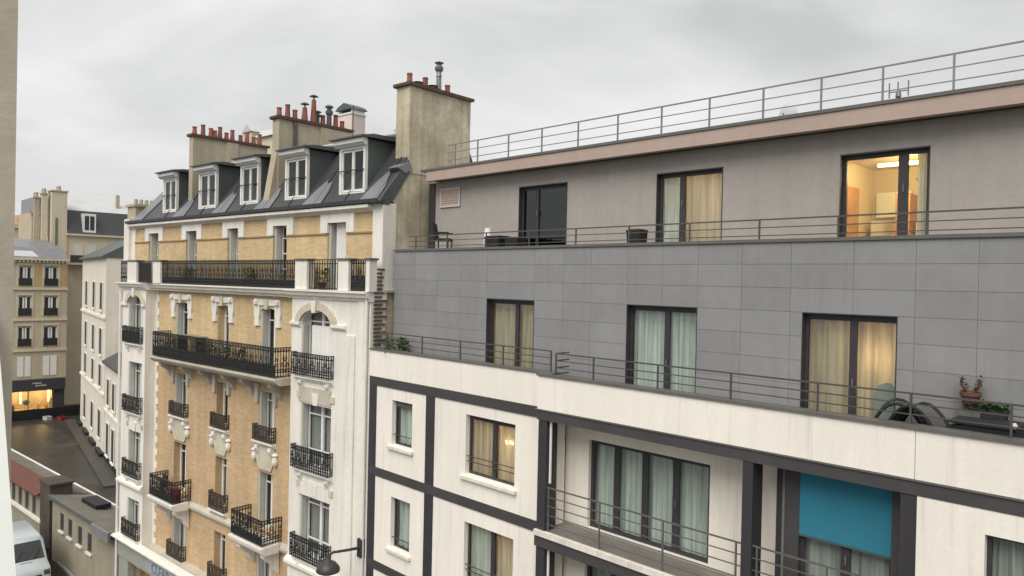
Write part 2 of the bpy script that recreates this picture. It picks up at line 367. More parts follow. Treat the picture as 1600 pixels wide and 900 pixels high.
# ---- lower white wing (left) ------------------------------------------------
holesL = [(-18.80, -17.78, -5.12, -3.74), (-18.77, -17.80, -8.30, -6.74), (-15.33, -13.40, -5.34, -3.69), (-15.31, -13.39, -8.35, -6.66)]
MP(wall_holes(MB(), XL, -12.0, G, -3.10, D1, holesL, .20, .35), 'wall', cream)
for i, (a, b, c, d) in enumerate(holesL):
    small = b-a < 1.3
    if small:
        w = modern_window(D1, a, b, c, d, [], [(a+.25, b-.04, curt)], 0, recess=.15, frame=.055, head=.14 if i == 0 else .0, fm=dark)
        if i == 0: MP(MB().box(a+.06, b-.06, D1+.13, D1+.15, d-.19, d-.05), 'roller_blind_box', coping, w)
        r_ = MB()
        for q in (.32,): r_.bar((a+.01, D1+.05, c+q), (b-.01, D1+.05, c+q), .022)
        MP(r_, 'guard_bar', railm, w)
    else:
        m = a+(b-a)*.53
        if i == 2: w = modern_window(D1, a, b, c, d, [m], [(a+.12, m-.02, curtw), (m+.12, b-.08, curtw)], 16, recess=.15, frame=.065, mw=.15, head=.07, rooml=((a+b)/2+.45, d-.55))
        else: w = modern_window(D1, a, b, c, d, [m], [(a+.10, m-.05, curt), (m+.10, b-.06, curtw)], 9, recess=.15, frame=.065, mw=.15, rooml=(b-.1, d-.6))
        r_ = MB()
        for q in (.36, .50): r_.bar((a+.01, D1+.06, c+q), (b-.01, D1+.06, c+q), .022)
        MP(r_, 'guard_bar', railm, w)
        if i == 2:
            ch = MB()
            for k in range(6):
                t = k*pi/3; cx, cy, cz = b-.52+.13*cos(t), D1+.33+.05*sin(t), d-.62+.03*(k % 2)
                ch.lathe((cx, cy, cz), [(.005, -.03), (.028, 0), (.02, .04), (.004, .06)], 8)
            MP(ch, 'chandelier', lampglow, w)
    MP(MB().prism([(D1-.10, c-.13), (D1-.10, c-.05), (D1+.14, c-.02), (D1+.14, c-.13)], 'x', a-.15, b+.10), 'window_sill', sillm)
for x0, x1 in ((XL, -19.64), (-17.10, -16.70)):
    for z0, z1 in ((-5.98, -3.38), (-8.95, -6.25), (G, -9.22)):
        MP(MB().box(x0, x1, D1-.022, D1+.05, z0, z1), 'column_strip', dark)
for z0, z1, x1 in ((-3.38, -3.12, -12.16), (-6.25, -5.98, -12.16), (-9.22, -8.95, -12.16)):
    MP(MB().box(XL, x1, D1-.028, D1+.06, z0, z1), 'floor_band', darkbeam)
MP(MB().box(XL, -12.1, D1-.03, D1+.22, -3.10, -2.27), 'parapet', cream)
MP(MB().box(XL, -12.1, D1-.06, D1+.26, -2.265, -2.215), 'coping', coping)
# ---- right projecting bay -----------------------------------------------------
MP(MB().box(-12.15, -3.815, D0, D0+.25, -3.04, -2.245), 'parapet', cream)
MP(MB().box(-3.805, XR, D0, D0+.25, -3.04, -2.245), 'parapet', cream)
MP(MB().box(-12.18, XR, D0-.035, D0+.29, -2.24, -2.185), 'coping', coping)
MP(MB().box(-12.17, XR, D0+.01, D0+.45, -3.30, -3.075), 'floor_beam', darkbeam)
MP(MB().box(-12.22, XR, D0-.015, D0+.06, -3.072, -3.045), 'drip_flashing', coping)
MP(MB().box(XL, -12.101, D1+.1, D2+.1, -3.03, -2.90), 'terrace_floor', deckm); MP(MB().box(-12.1, XR, D0+.2, D2+.1, -3.03, -2.90), 'terrace_floor', deckm)
MP(MB().box(-12.1, XR, D0+.4, 13.97, -3.29, -3.20), 'soffit', cream2)
BW = 13.95       # loggia back wall
winB = (-11.30, -8.02, -5.90, -3.77); winB2 = (-11.35, -8.0, -8.9, -6.75)
MP(wall_holes(MB(), -12.05, -3.7, G, -3.2, BW, [winB, winB2], .16, .3), 'wall', cream2)
x0, x1, z0, z1 = winB
modern_window(BW, x0, x1, z0, z1, [-10.52, -9.72, -8.90], [(-11.15, -10.6, curt), (-10.45, -9.8, curt), (-9.6, -8.98, curt), (-8.8, -8.1, curt)], 0, recess=.10, frame=.09, mw=.16)
x0, x1, z0, z1 = winB2
modern_window(BW, x0, x1, z0, z1, [-10.52, -9.72, -8.90], [(-11.15, -8.2, curtg)], 0, recess=.10, frame=.09, mw=.16)
for c0, c1 in ((-12.12, -11.86), (-6.80, -6.59)):
    for z0, z1 in ((-5.94, -3.31), (G, -6.36)):
        MP(MB().box(c0, c1, D0+.02, D0+.42, z0, z1), 'column', dark)
for z0, z1 in ((-4.80, -3.31), (-8.0, -6.37)):
    MP(MB().tube([(-11.80, D0+.12, z0), (-11.80, D0+.12, z1)], .032, 8), 'downpipe', pipew, None, True)
MP(MB().box(-12.15, -3.75, D0-.06, D0+.05, -6.07, -5.945), 'balcony_edge', sillm)
MP(MB().box(-12.15, -3.75, D0-.02, D0+.35, -6.34, -6.075), 'floor_beam', darkbeam)
db = MB()
ny = 8
for i in range(ny):
    ya = D0+.05+(BW-D0-.05)*i/ny; yb = D0+.05+(BW-D0-.05)*(i+1)/ny-.012
    MP(MB().box(-12.0, -3.8, ya, yb, -5.985, -5.95+.004*(i % 2)), 'deck_board', deckm)
MP(MB().box(-12.1, -3.75, D0+.06, BW, -6.06, -5.99), 'balcony_slab', coping)
def railing(pts_posts, y, zt, zb, rails, xa, xb, mat, extra=None, pw=.032, rw=.02, toprw=.03):
    mb = MB(); mb.bar((xa, y, zt), (xb, y, zt), toprw)
    for z in rails: mb.bar((xa, y, z), (xb, y, z), rw)
    if extra: extra(mb)
    r = MP(mb, 'railing', mat)
    for x in pts_posts: MP(MB().box(x-pw/2, x+pw/2, y-pw*.45, y+pw*.45, zb, zt-toprw/2-.001), 'post', mat, r)
    return r
railing([-11.80, -10.25, -8.58, -6.93], D0+.08, -4.90, -5.95, [-5.12, -5.34, -5.56, -5.78], -11.86, -6.80, railg, rw=.02)
railing([-6.5, -5.2, -3.98], D0+.08, -4.88, -5.95, [-5.11, -5.34, -5.56, -5.78], -6.59, -3.95, railg, rw=.02)
# blind bay
BB = D0+.5
MP(MB().box(-6.17, -5.90, BB, BB+.12, -5.95, -3.30), 'window_post', darkbeam)
MP(MB().box(-4.28, -4.10, BB-.05, BB+.12, -5.95, -3.30), 'window_post', darkbeam)
MP(MB().box(-4.02, -3.77, D0+.03, BB+.3, -5.95, -3.31), 'column', dark)
MP(MB().tube([(-6.24, BB+.1, -5.95), (-6.24, BB+.1, -3.3)], .035, 8), 'downpipe', mk('grey_green_pipe', (.19, .18, .15), .6), None, True)
bl = MB()
nb = 10
for i in range(nb):
    x = [-5.90+1.62*i/nb, -5.90+1.62*(i+1)/nb]
    f = lambda u: BB+.015+.012*sin((u+5.9)*2.1)
    bl.quad((x[0], f(x[0]), -4.565), (x[1], f(x[1]), -4.565), (x[1], f(x[1]), -3.36), (x[0], f(x[0]), -3.36))
    bl.quad((x[0], f(x[0])+.01, -4.565), (x[1], f(x[1])+.01, -4.565), (x[1], f(x[1])+.01, -3.36), (x[0], f(x[0])+.01, -3.36))
bo = MP(bl, 'roller_blind', bluem, None, True); bo['label'] = 'blue fabric roller blind half lowered over the loggia window'
MP(MB().box(-5.90, -4.28, BB+.005, BB+.04, -4.60, -4.566), 'blind_bar', mk('blind_bottom_bar', (.06, .10, .11), .5), bo)
modern_window(BB-.02, -5.90, -4.28, -5.95, -3.32, [-5.08], [(-5.75, -5.2, curtg), (-4.98, -4.35, curtg)], 0, recess=.12, frame=.07, mw=.16, gl=glass)
# flat wall to the right
winR = (-2.82, -1.10, -5.40, -3.68)
MP(wall_holes(MB(), -3.77, XR, G, -3.30, D0+.02, [winR], .2, .35), 'wall', cream)
modern_window(D0+.02, *winR, [-1.95], [(-2.70, -1.2, curtg)], 0, recess=.15, frame=.065)
MP(MB().box(-3.76, XR, D0-.02, D0+.05, -6.30, -6.05), 'floor_band', darkbeam)

# ---- grey clad storey ------------------------------------------------------------
winP2 = [(-15.45, -13.58, -2.88, -.49), (-10.54, -8.64, -2.88, -.48), (-6.29, -4.54, -2.88, -.48)]
cl = MP(wall_holes(MB(), XL+.09, XR, -2.95, .915, D2, winP2, .24, .4), 'cladding_wall', joint)
cols = [XL+.09, -18.82, -17.72, -16.62, -15.45, -14.50, -13.58, -12.57, -11.65, -10.54, -9.56, -8.64, -7.60, -6.54, -5.33, -4.26, -3.29, -2.3, -1.3, -.3, .7, 1.7, 2.85, XR]
rows = [-2.92, -2.85, -2.37, -1.90, -1.425, -.95, -.475, 0., .475, .913]
def rect_minus(r, holes):
    out = [r]
    for h in holes:
        nx = []
        for a, b, c, d in out:
            if h[1] <= a or h[0] >= b or h[3] <= c or h[2] >= d: nx.append((a, b, c, d)); continue
            if h[0] > a: nx.append((a, h[0], c, d))
            if h[1] < b: nx.append((h[1], b, c, d))
            a2, b2 = max(a, h[0]), min(b, h[1])
            if h[2] > c: nx.append((a2, b2, c, h[2]))
            if h[3] < d: nx.append((a2, b2, h[3], d))
        out = nx
    return [q for q in out if q[1]-q[0] > .03 and q[3]-q[2] > .02]
for i in range(len(cols)-1):
    for j in range(1, len(rows)-1):
        gp = .0034
        rs = rect_minus((cols[i]+gp, cols[i+1]-gp, rows[j]+gp, rows[j+1]-gp), winP2)
        if not rs: continue
        mb = MB(); dy = random.uniform(0, .004)
        for a, b, c, d in rs: mb.box(a, b, D2-.010-dy, D2-.001, c, d)
        MP(mb, 'panel', panelm, cl)
for k, (a, b, c, d) in enumerate(winP2):
    m = [-14.36, -9.50, -5.36][k]
    cm = [curtw, curt, curtw][k]
    w = modern_window(D2, a, b, c, d, [m], [(a+.22, m-.05, cm), (m+.10, b-.08, cm)], [2.5, 0, 8][k], recess=.14, frame=.07, mw=.13, head=.06,
                  rooml=[None, None, (b-.45, d-.8)][k], ldep=[1.3, 1.3, .55][k], lcol=(1.0, .62, .26))
    if k == 2:
        ac = MB().prism([(-4.98, c+.05), (-4.98, c+.95), (-4.92, c+1.10), (-4.78, c+1.16), (-4.70, c+1.16), (-4.63, c+1.08), (-4.62, c+.05)], 'y', D2+.215, D2+.225)
        MP(ac, 'hanging_throw', mk('grey_green_throw', (.25, .28, .26), .9, .1, 2, .05), w)
    s_ = MB(); s_.box(a, a+.012, D2-.02, D2+.15, c, d); s_.box(a, b, D2-.02, D2+.15, d-.012, d); s_.box(b-.012, b, D2-.02, D2+.15, c, d)
    MP(s_, 'reveal_lining', dark, w)
MP(MB().box(XL+.05, XR, D2-.05, D2+.28, .917, .985), 'coping', coping)
MP(MB().box(XL+.1, XR, D2+.28, D3+.3, .80, .90), 'terrace_floor', deckm)
# ---- penthouse ---------------------------------------------------------------
winP3 = [(-15.60, -13.70, .93, 2.85), (-10.71, -8.87, .93, 2.81), (-6.16, -4.47, .93, 2.80)]
MP(wall_holes(MB(), -19.58, XR, .9, 3.30, D3, winP3, .24, .4), 'wall', taupe)
MP(MB().box(-19.92, -19.585, D3-.03, D3+.5, .9, 3.28), 'corner_post', dark)
specs = [([-14.95], .10, glass_dark, [], 0), ([-10.03], .15, glass, [(-10.58, -10.12, curt), (-9.92, -8.95, curtw)], 16), ([-4.98], .18, glass, [], 52)]
for (a, b, c, d), (m, mw, gl, cu, lit) in zip(winP3, specs):
    w = modern_window(D3, a, b, c, d, m, cu, lit, recess=.12, frame=.085, mw=mw, gl=gl, head=.03, deep=3.2, lcol=(1.0, .74, .31) if lit > 50 else (1.0, .70, .36))
    s_ = MB(); s_.box(a, a+.014, D3-.02, D3+.15, c, d); s_.box(a, b, D3-.02, D3+.15, d-.03, d); s_.box(b-.012, b, D3-.02, D3+.15, c, d)
    MP(s_, 'reveal_lining', dark, w)
    if lit > 50:
        MP(MB().box(-5.95, -5.05, D3+1.5, D3+1.62, 2.72, 2.78), 'ceiling_strip_light', stripglow, w)
        kk = MB(); kk.box(-5.72, -5.42, D3+2.0, D3+2.5, .95, 2.15); MP(kk, 'tall_cabinet', woodm, w)
        MP(MB().box(-5.35, -4.95, D3+2.2, D3+2.6, 1.0, 1.55), 'low_cabinet', roomm, w)
        MP(MB().box(-5.28, -4.98, D3+2.9, D3+2.95, 1.75, 2.0), 'extractor_hood', coping, w)
        MP(MB().box(-6.62, -6.58, D3+1.1, D3+2.2, .9, 2.35), 'door_leaf', woodm, w)
        MP(MB().box(-6.55, -5.75, D3+3.22, D3+3.28, 1.75, 2.35), 'wall_cupboard', whitep, w)
        MP(MB().box(-6.5, -5.6, D3+2.75, D3+3.2, .9, 1.62), 'kitchen_unit', whitep, w)
        MP(MB().box(-6.4, -6.1, D3+3.2, D3+3.24, 1.9, 2.2), 'picture', plast, w) if False else None
        MP(MB().tube([(-5.0, D3+1.0, 2.3), (-4.8, D3+1.2, 2.38), (-4.62, D3+1.3, 2.3)], .03, 6), 'pendant_lamp', mk('brass', (.5, .3, .12), .4, metal=.6), w)
        MP(curtain_mb(-4.80, -4.50, .98, 2.74, D3+.42, 3, .03), 'curtain', curtg, w, True)
v_ = MB(); v_.box(-19.27, -18.32, D3-.025, D3+.02, 2.46, 3.03); vo = MP(v_, 'wall_vent', mk('pale_grey_vent', (.46, .43, .40), .6))
for k in range(7): MP(MB().prism([(D3-.045, 2.50+.07*k), (D3-.03, 2.56+.07*k), (D3-.026, 2.56+.07*k), (D3-.026, 2.50+.07*k)], 'x', -19.22, -18.37), 'slat', fasciam, vo)
fv = MB(); fv.box(-19.30, -18.29, D3-.05, D3-.024, 3.0, 3.06); fv.box(-19.30, -18.29, D3-.05, D3-.024, 2.43, 2.49); fv.box(-19.30, -19.24, D3-.05, D3-.024, 2.49, 3.0); fv.box(-18.35, -18.29, D3-.05, D3-.024, 2.49, 3.0)
MP(fv, 'vent_frame', mk('vent_frame_paint', (.55, .51, .47), .6), vo)
MP(MB().box(-19.52, XR+.3, 15.22, 15.42, 3.285, 3.61), 'fascia', fasciam)
MP(MB().box(-19.50, XR+.3, 15.42, 24.0, 3.305, 3.59), 'roof_slab', mk('dark_soffit', (.085, .07, .06), .8))
MP(MB().box(-19.8, XR+.3, 15.19, 15.60, 3.615, 3.685), 'roof_coping', coping)
MP(MB().box(-19.5, XR+.3, 15.60, 24.0, 3.60, 3.64), 'roof_membrane', roofgrey)
MP(MB().box(XL+.2, XR, D3+3.9, 23.8, G, 3.2), 'rear_block', taupe)
# ---- terrace and roof railings
railing([-19.32, -17.52, -15.77, -14.03, -12.32], D1+.12, -1.70, -2.21, [-1.87, -2.04], -19.75, -12.30, railm)
def ret(mb):
    for z in (-1.68, -1.85, -2.02): mb.bar((-11.70, D0+.12, z), (-11.72, D0+.62, z), .03)
    mb.bar((-11.72, D0+.05, -2.17), (-11.72, D0+.62, -2.17), .03)
railing([-11.69, -10.55, -8.82, -7.14, -5.45, -3.93, -2.54, -1.0, .6, 2.2], D0+.12, -1.68, -2.18, [-1.85, -2.02], -11.70, XR, railm, ret)
railing([-18.99, -17.43, -15.67, -13.95, -12.29, -10.62, -8.96, -7.30, -5.69, -4.13, -2.6, -1.0, .6, 2.2], D2+.12, 1.40, .985, [1.235, 1.07], -19.35, XR, railm)
railing([-18.37, -17.29, -15.91, -14.54, -13.18, -11.83, -10.48, -9.15, -7.81, -6.52, -5.30, -4.05, -2.8, -1.5, 0, 1.5, 3], 15.5, 4.43, 3.685, [4.18, 3.93], -18.78, XR, railr, pw=.036, rw=.02)

# ================================================================== OLD BRICK BUILDING (local: x along facade, y depth, z camera-relative)
OP = (-20.073, 13.52); OT = .0719
OORG = (0, 0, G)
old = empty('brick_apartment_building', (OP[0], OP[1], 0), 'old ochre brick and white stone apartment house with slate mansard roof and iron balconies', 'building', OT)
def O(mb, name, mat, parent=None, smooth=False): return mb.build(name, mat, parent or old, OORG, smooth)
SL = -19.75
BY = .5           # brick plane
# ---- window openings
def old_window(s0, s1, z0, z1, y, shut='both', closed=False, arch=0., cm=None, bars=(.27, .80), frame=whitep, sdep=.26):
    yf = y+.30; st = .055
    mb = MB()
    mb.box(s0, s0+st, yf, yf+.07, z0, z1); mb.box(s1-st, s1, yf, yf+.07, z0, z1); mb.box(s0+st, s1-st, yf, yf+.07, z1-st, z1); mb.box(s0+st, s1-st, yf, yf+.07, z0, z0+.12)
    mid = (s0+s1)/2; mb.box(mid-.06, mid+.06, yf-.02, yf+.06, z0+.12, z1-st)
    for k in (s0+st, s1-st-.05): mb.box(k, k+.05, yf-.008, yf+.06, z0+.12, z1-st)
    zs = [z0+.12]+[z0+(z1-z0)*b for b in bars]+[z1-st]
    for b in zs[1:-1]: mb.box(s0+st, mid-.06, yf-.005, yf+.055, b-.022, b+.022); mb.box(mid+.06, s1-st, yf-.005, yf+.055, b-.022, b+.022)
    w = O(mb, 'window', frame)
    for a, b in ((s0+st+.05, mid-.06), (mid+.06, s1-st-.05)):
        for i in range(len(zs)-1):
            O(MB().quad((a, yf+.03, zs[i]+.02), (b, yf+.03, zs[i]+.02), (b, yf+.03, zs[i+1]-.02), (a, yf+.03, zs[i+1]-.02)), 'pane', glass_old, w)
    if cm: O(curtain_mb(s0+.06, s1-.06, z0+.1, z1-.05, yf+.13, max(4, int((s1-s0)/.17)), .03), 'curtain', cm, w, True)
    mb = MB().prism([(s0-.25, z0-.1), (s0-.25, z1+.1), (s1+.25, z1+.1), (s1+.25, z0-.1), (s1+.001, z0-.1), (s1+.001, z1+.001), (s0-.001, z1+.001), (s0-.001, z0-.1)], 'y', yf+.01, yf+.06)
    O(mb, 'lining', frame, w)
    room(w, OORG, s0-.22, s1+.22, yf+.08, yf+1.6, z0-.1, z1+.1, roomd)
    zt = z1-arch
    if shut in ('both', 'left'):
        m = MB(); m.box(s0+.005, s0+.05, y+.015, y+sdep, z0+.03, zt-.02)
        m.box(s0+.052, s0+.075, y+.03, y+sdep-.02, z0+.05, zt-.04)
        O(m, 'shutter', shutm, w)
    if shut in ('both', 'right'):
        m = MB(); m.box(s1-.05, s1-.005, y+.015, y+sdep, z0+.03, zt-.02); O(m, 'shutter', shutm, w)
    if closed:
        m = MB(); n = closed if isinstance(closed, int) and closed > 1 else 5; x_a = s0+.28*(s1-s0) if n > 3 else s0+.05
        for k in range(n):
            a = x_a+(s1-.03-x_a)*k/n; b = x_a+(s1-.03-x_a)*(k+1)/n-.02
            m = MB()
            for e_, (p, q) in enumerate(((a, (a+b)/2), ((a+b)/2, b+.015))):
                ya, yb = (y+.10, y+.19) if e_ == 0 else (y+.19, y+.10)
                m.quad((p, ya, z0+.02), (q, yb, z0+.02), (q, yb, zt-.02), (p, ya, zt-.02)); m.quad((p, ya+.03, z0+.02), (q, yb+.03, z0+.02), (q, yb+.03, zt-.02), (p, ya+.03, zt-.02))
                m.quad((p, ya, zt-.02), (q, yb, zt-.02), (q, yb+.03, zt-.02), (p, ya+.03, zt-.02))
            O(m, 'folding_shutter', whitep, w)
    return w
def sill(s0, s1, z, y, proj=.16, mat=None):
    return O(MB().prism([(y-proj, z-.05), (y-proj, z), (y+.05, z+.02), (y+.05, z-.16), (y-proj*.35, z-.16), (y-proj*.5, z-.09)], 'x', s0, s1), 'window_sill', mat or stone)
def grille(name, mat, s0, s1, y, z0, z1, fancy=True, gap=.115, ends=None, t=.024, fill=0., belly=0., parent=None):
    """wrought iron balcony front along the facade, optional returns to depth `ends`"""
    mb = MB()
    def run(p, q):
        p = Vector((p[0], p[1], 0)); q = Vector((q[0], q[1], 0)); Ld = (q-p).length; ax = (q-p)/Ld
        for z, w in ((z1, .045), (z0+.05, .03), (z1-.14, .02)): mb.bar((p.x, p.y, z), (q.x, q.y, z), w, .03)
        n = max(2, int(round(Ld/gap)))
        for i in range(n+1):
            c = p+ax*(Ld*i/n); mb.bar((c.x, c.y, z0), (c.x, c.y, z1), t)
            if fancy and i < n:
                m = c+ax*(Ld/n/2)
                h = z1-z0
                mb.ring((m.x, m.y, z1-.08), ax, .042, .015, 8)
                mb.ring((m.x, m.y, z0+.05+h*.18), ax, gap*.46, .028, 10)
                if i % 2 == 0: mb.ring((m.x, m.y, z0+.05+h*.38), ax, gap*.42, .026, 10)
                if i % 3 == 0: mb.ring((m.x, m.y, z0+.05+h*.56), ax, gap*.40, .024, 10)
                if i % 6 == 3:
                    for dz in (.30, .48, .64): mb.ring((m.x, m.y, z0+h*dz), ax, gap*.75, .02, 10)
    run((s0, y), (s1, y))
    if ends is not None: run((s0, y), (s0, ends)); run((s1, y), (s1, ends))
    r = O(mb, name, mat, parent)
    if fill:
        O(MB().box(s0+.01, s1-.01, y+.015, y+.022, z0+.02, z0+(z1-z0)*fill), 'dark_infill_sheet', darkfill, r)  # plain dark sheet behind the bars, up to the fill height
    return r
def console(s, y, z, w=.16, d=.5, h=.55, parent=None, mat=None):
    return O(MB().prism([(y+.02, z), (y-d, z), (y-d, z-h*.18), (y-d*.78, z-h*.36), (y-d*.40, z-h*.5), (y-d*.22, z-h*.8), (y+.02, z-h)], 'x', s-w/2, s+w/2), 'bracket', mat or stone, parent)

# window tables -------------------------------------------------------------
LB = (SL, -17.0); RB = (-4.55, 0.0)
wl = [(-18.98, -17.25, -3.35, -.95), (-18.75, -17.12, -6.72, -4.28), (-18.60, -17.02-.0, -9.85, -7.60), (-18.35, -17.1, -12.75, -10.92)]
wl = [(-18.95, -17.35, -3.35, -1.05), (-18.85, -17.30, -6.70, -4.28), (-18.75, -17.30, -9.82, -7.60), (-18.70, -17.35, -12.75, -10.92)]
wr = [(-3.93, -2.10, -3.48, -1.16), (-3.87, -2.05, -6.78, -4.46), (-3.82, -2.05, -9.95, -7.65), (-3.82, -2.05, -12.9, -10.9)]
wc = {}
for k, (a, b) in enumerate(((-14.90, -13.68), (-10.98, -10.02), (-7.52, -6.44))):
    wc[k] = [(a, b, -3.68, -1.22), (a, b, -6.42, -4.50), (a, b, [-9.95, -9.88, -9.95][k], -7.66), (a, b, -12.95, -10.85)]
# ---- bays
O(wall_holes(MB(), LB[0], LB[1], -13.0, -.72, 0, wl, .30, .6), 'wall', stone)
O(wall_holes(MB(), RB[0], RB[1], -13.0, -.72, 0, wr, .30, .6), 'wall', stone)
allc = [h for k in wc for h in wc[k]]
up = [h for h in allc if h[3] > -4]; lo = [h for h in allc if h[3] < -4]
cb = O(wall_holes(MB(), LB[1]-.1, RB[0]+.1, -3.75, -.72, BY, [(a, b, max(c, -3.74), d) for a, b, c, d in up], .30, .5), 'brick_wall', brick)
O(wall_holes(MB(), LB[1]-.1, RB[0]+.1, -13.0, -3.76, BY, lo, .30, .5), 'brick_wall', brick2)
# quoins against the bays
z = -12.9; k = 0
while z < -.9:
    w_ = .20 if k % 2 else .38
    O(MB().box(LB[1], LB[1]+w_, BY-.03, BY+.02, z, z+.30), 'quoin', stone); O(MB().box(RB[0]-w_, RB[0], BY-.03, BY+.02, z, z+.30), 'quoin', stone)
    z += .305; k += 1
# ---- arch spandrels + rings on the top bay windows
def arch(s0, s1, zsp, ztop, y, n=14):
    mid = (s0+s1)/2; hw = (s1-s0)/2; h = ztop-zsp
    pts = [(mid-hw*cos(pi*i/n), zsp+h*sin(pi*i/n)) for i in range(n+1)]
    mb = MB()
    for i in range(n):
        a, b = pts[i], pts[i+1]
        mb.quad((a[0], y+.004, a[1]), (b[0], y+.004, b[1]), (b[0], y+.004, ztop+.002), (a[0], y+.004, ztop+.002))
        mb.quad((a[0], y+.004, a[1]), (b[0], y+.004, b[1]), (b[0], y+.29, b[1]), (a[0], y+.29, a[1]))
    O(mb, 'arch_spandrel', stone)
    ri = MB(); w = .34; pr = .09
    inn = [(mid-(hw+.05)*cos(pi*i/n), zsp+(h+.04)*sin(pi*i/n)) for i in range(n+1)]
    out = [(mid-(hw+w)*cos(pi*i/n), zsp+(h+w*.85)*sin(pi*i/n)) for i in range(n+1)]
    for i in range(n):
        a, b, c, d = inn[i], inn[i+1], out[i+1], out[i]
        yo = y-pr
        ri.quad((a[0], yo, a[1]), (b[0], yo, b[1]), (c[0], yo, c[1]), (d[0], yo, d[1]))
        ri.quad((d[0], yo, d[1]), (c[0], yo, c[1]), (c[0], y+.01, c[1]), (d[0], y+.01, d[1])); ri.quad((a[0], yo, a[1]), (b[0], yo, b[1]), (b[0], y+.01, b[1]), (a[0], y+.01, a[1]))
    O(ri, 'arch_moulding', carved)
    O(MB().prism([(mid-.10, zsp+h-.06), (mid+.10, zsp+h-.06), (mid+.15, zsp+h+.36), (mid-.15, zsp+h+.36)], 'y', y-.15, y+.02), 'keystone', stone)
    for a, b in ((s0-.85, s0-.02), (s1+.02, s1+.85)): 
        O(MB().prism([(y-.10, zsp-.02), (y-.10, zsp+.07), (y, zsp+.10), (y, zsp-.12), (y-.04, zsp-.10)], 'x', max(a, LB[0] if b < -10 else RB[0]), min(b, LB[1] if b < -10 else -.6)), 'impost_band', stone)
arch(wr[0][0], wr[0][1], -1.66, -1.16, 0); arch(wl[0][0], wl[0][1], -1.52, -1.05, 0)
for i, h in enumerate(wr):
    old_window(*h, 0, 'left', closed=(i == 0), arch=.5 if i == 0 else 0, cm=curtg, bars=(.28, .83))
    sill(h[0]-.22, h[1]+.18, h[2]-.02, 0)
    grille('window_guard', iron, h[0]-.28, h[1]+.14, -.20, h[2]+.02, h[2]+.82, True, .13, ends=0.0)
    if i < 3:
        O(MB().box(h[0]-.05, h[1]+.05, -.035, .02, h[2]-.92, h[2]-.38), 'carved_panel', stone_d if i == 0 else stone)
for i, h in enumerate(wl):
    old_window(*h, 0, 'left', arch=.45 if i == 0 else 0, cm=curt, bars=(.80,))
    sill(h[0]-.2, h[1]+.15, h[2]-.02, 0)
    grille('window_guard', iron if i else iron, h[0]-.25, h[1]+.12, -.18, h[2]+.02, h[2]+.80, True, .13, ends=0.0, fill=.75 if i == 0 else 0)
    for sx in (h[0]+.12, h[1]-.12):
        console(sx, 0, h[2]-.18, .14, .14, .32)
for h in wr[:3]:
    for sx in (h[0]+.1, h[1]-.1): console(sx, 0, h[2]-.18, .18, .15, .36)
# keystones on the straight-headed right bay window below
for h in wr[1:3]+wl[2:3]:
    O(MB().prism([((h[0]+h[1])/2-.14, h[3]), ((h[0]+h[1])/2+.14, h[3]), ((h[0]+h[1])/2+.2, h[3]+.42), ((h[0]+h[1])/2-.2, h[3]+.42)], 'y', -.05, .02), 'keystone', stone)
    for sx in (h[0]-.1, h[1]+.1): O(MB().box(sx-.1, sx+.1, -.05, .02, h[3]+.2, h[3]+.42), 'carved_block', carved)
# right pilaster reveal strips + downpipe
O(MB().box(-1.25, -.75, -.06, .02, -13.0, -1.9), 'pilaster', stone); O(MB().box(-.62, -.22, -.045, .02, -13, -.72), 'pilaster', stone)
O(MB().tube([(-.1, -.08, -13.0), (-.1, -.08, -.5), (-.02, -.05, -.2), (.0, .05, .0)], .055, 8), 'downpipe', pipew, None, True)
O(MB().tube([(SL+.02, -.09, -15.4), (SL+.02, -.09, -.8)], .06, 8), 'downpipe', pipew, None, True)
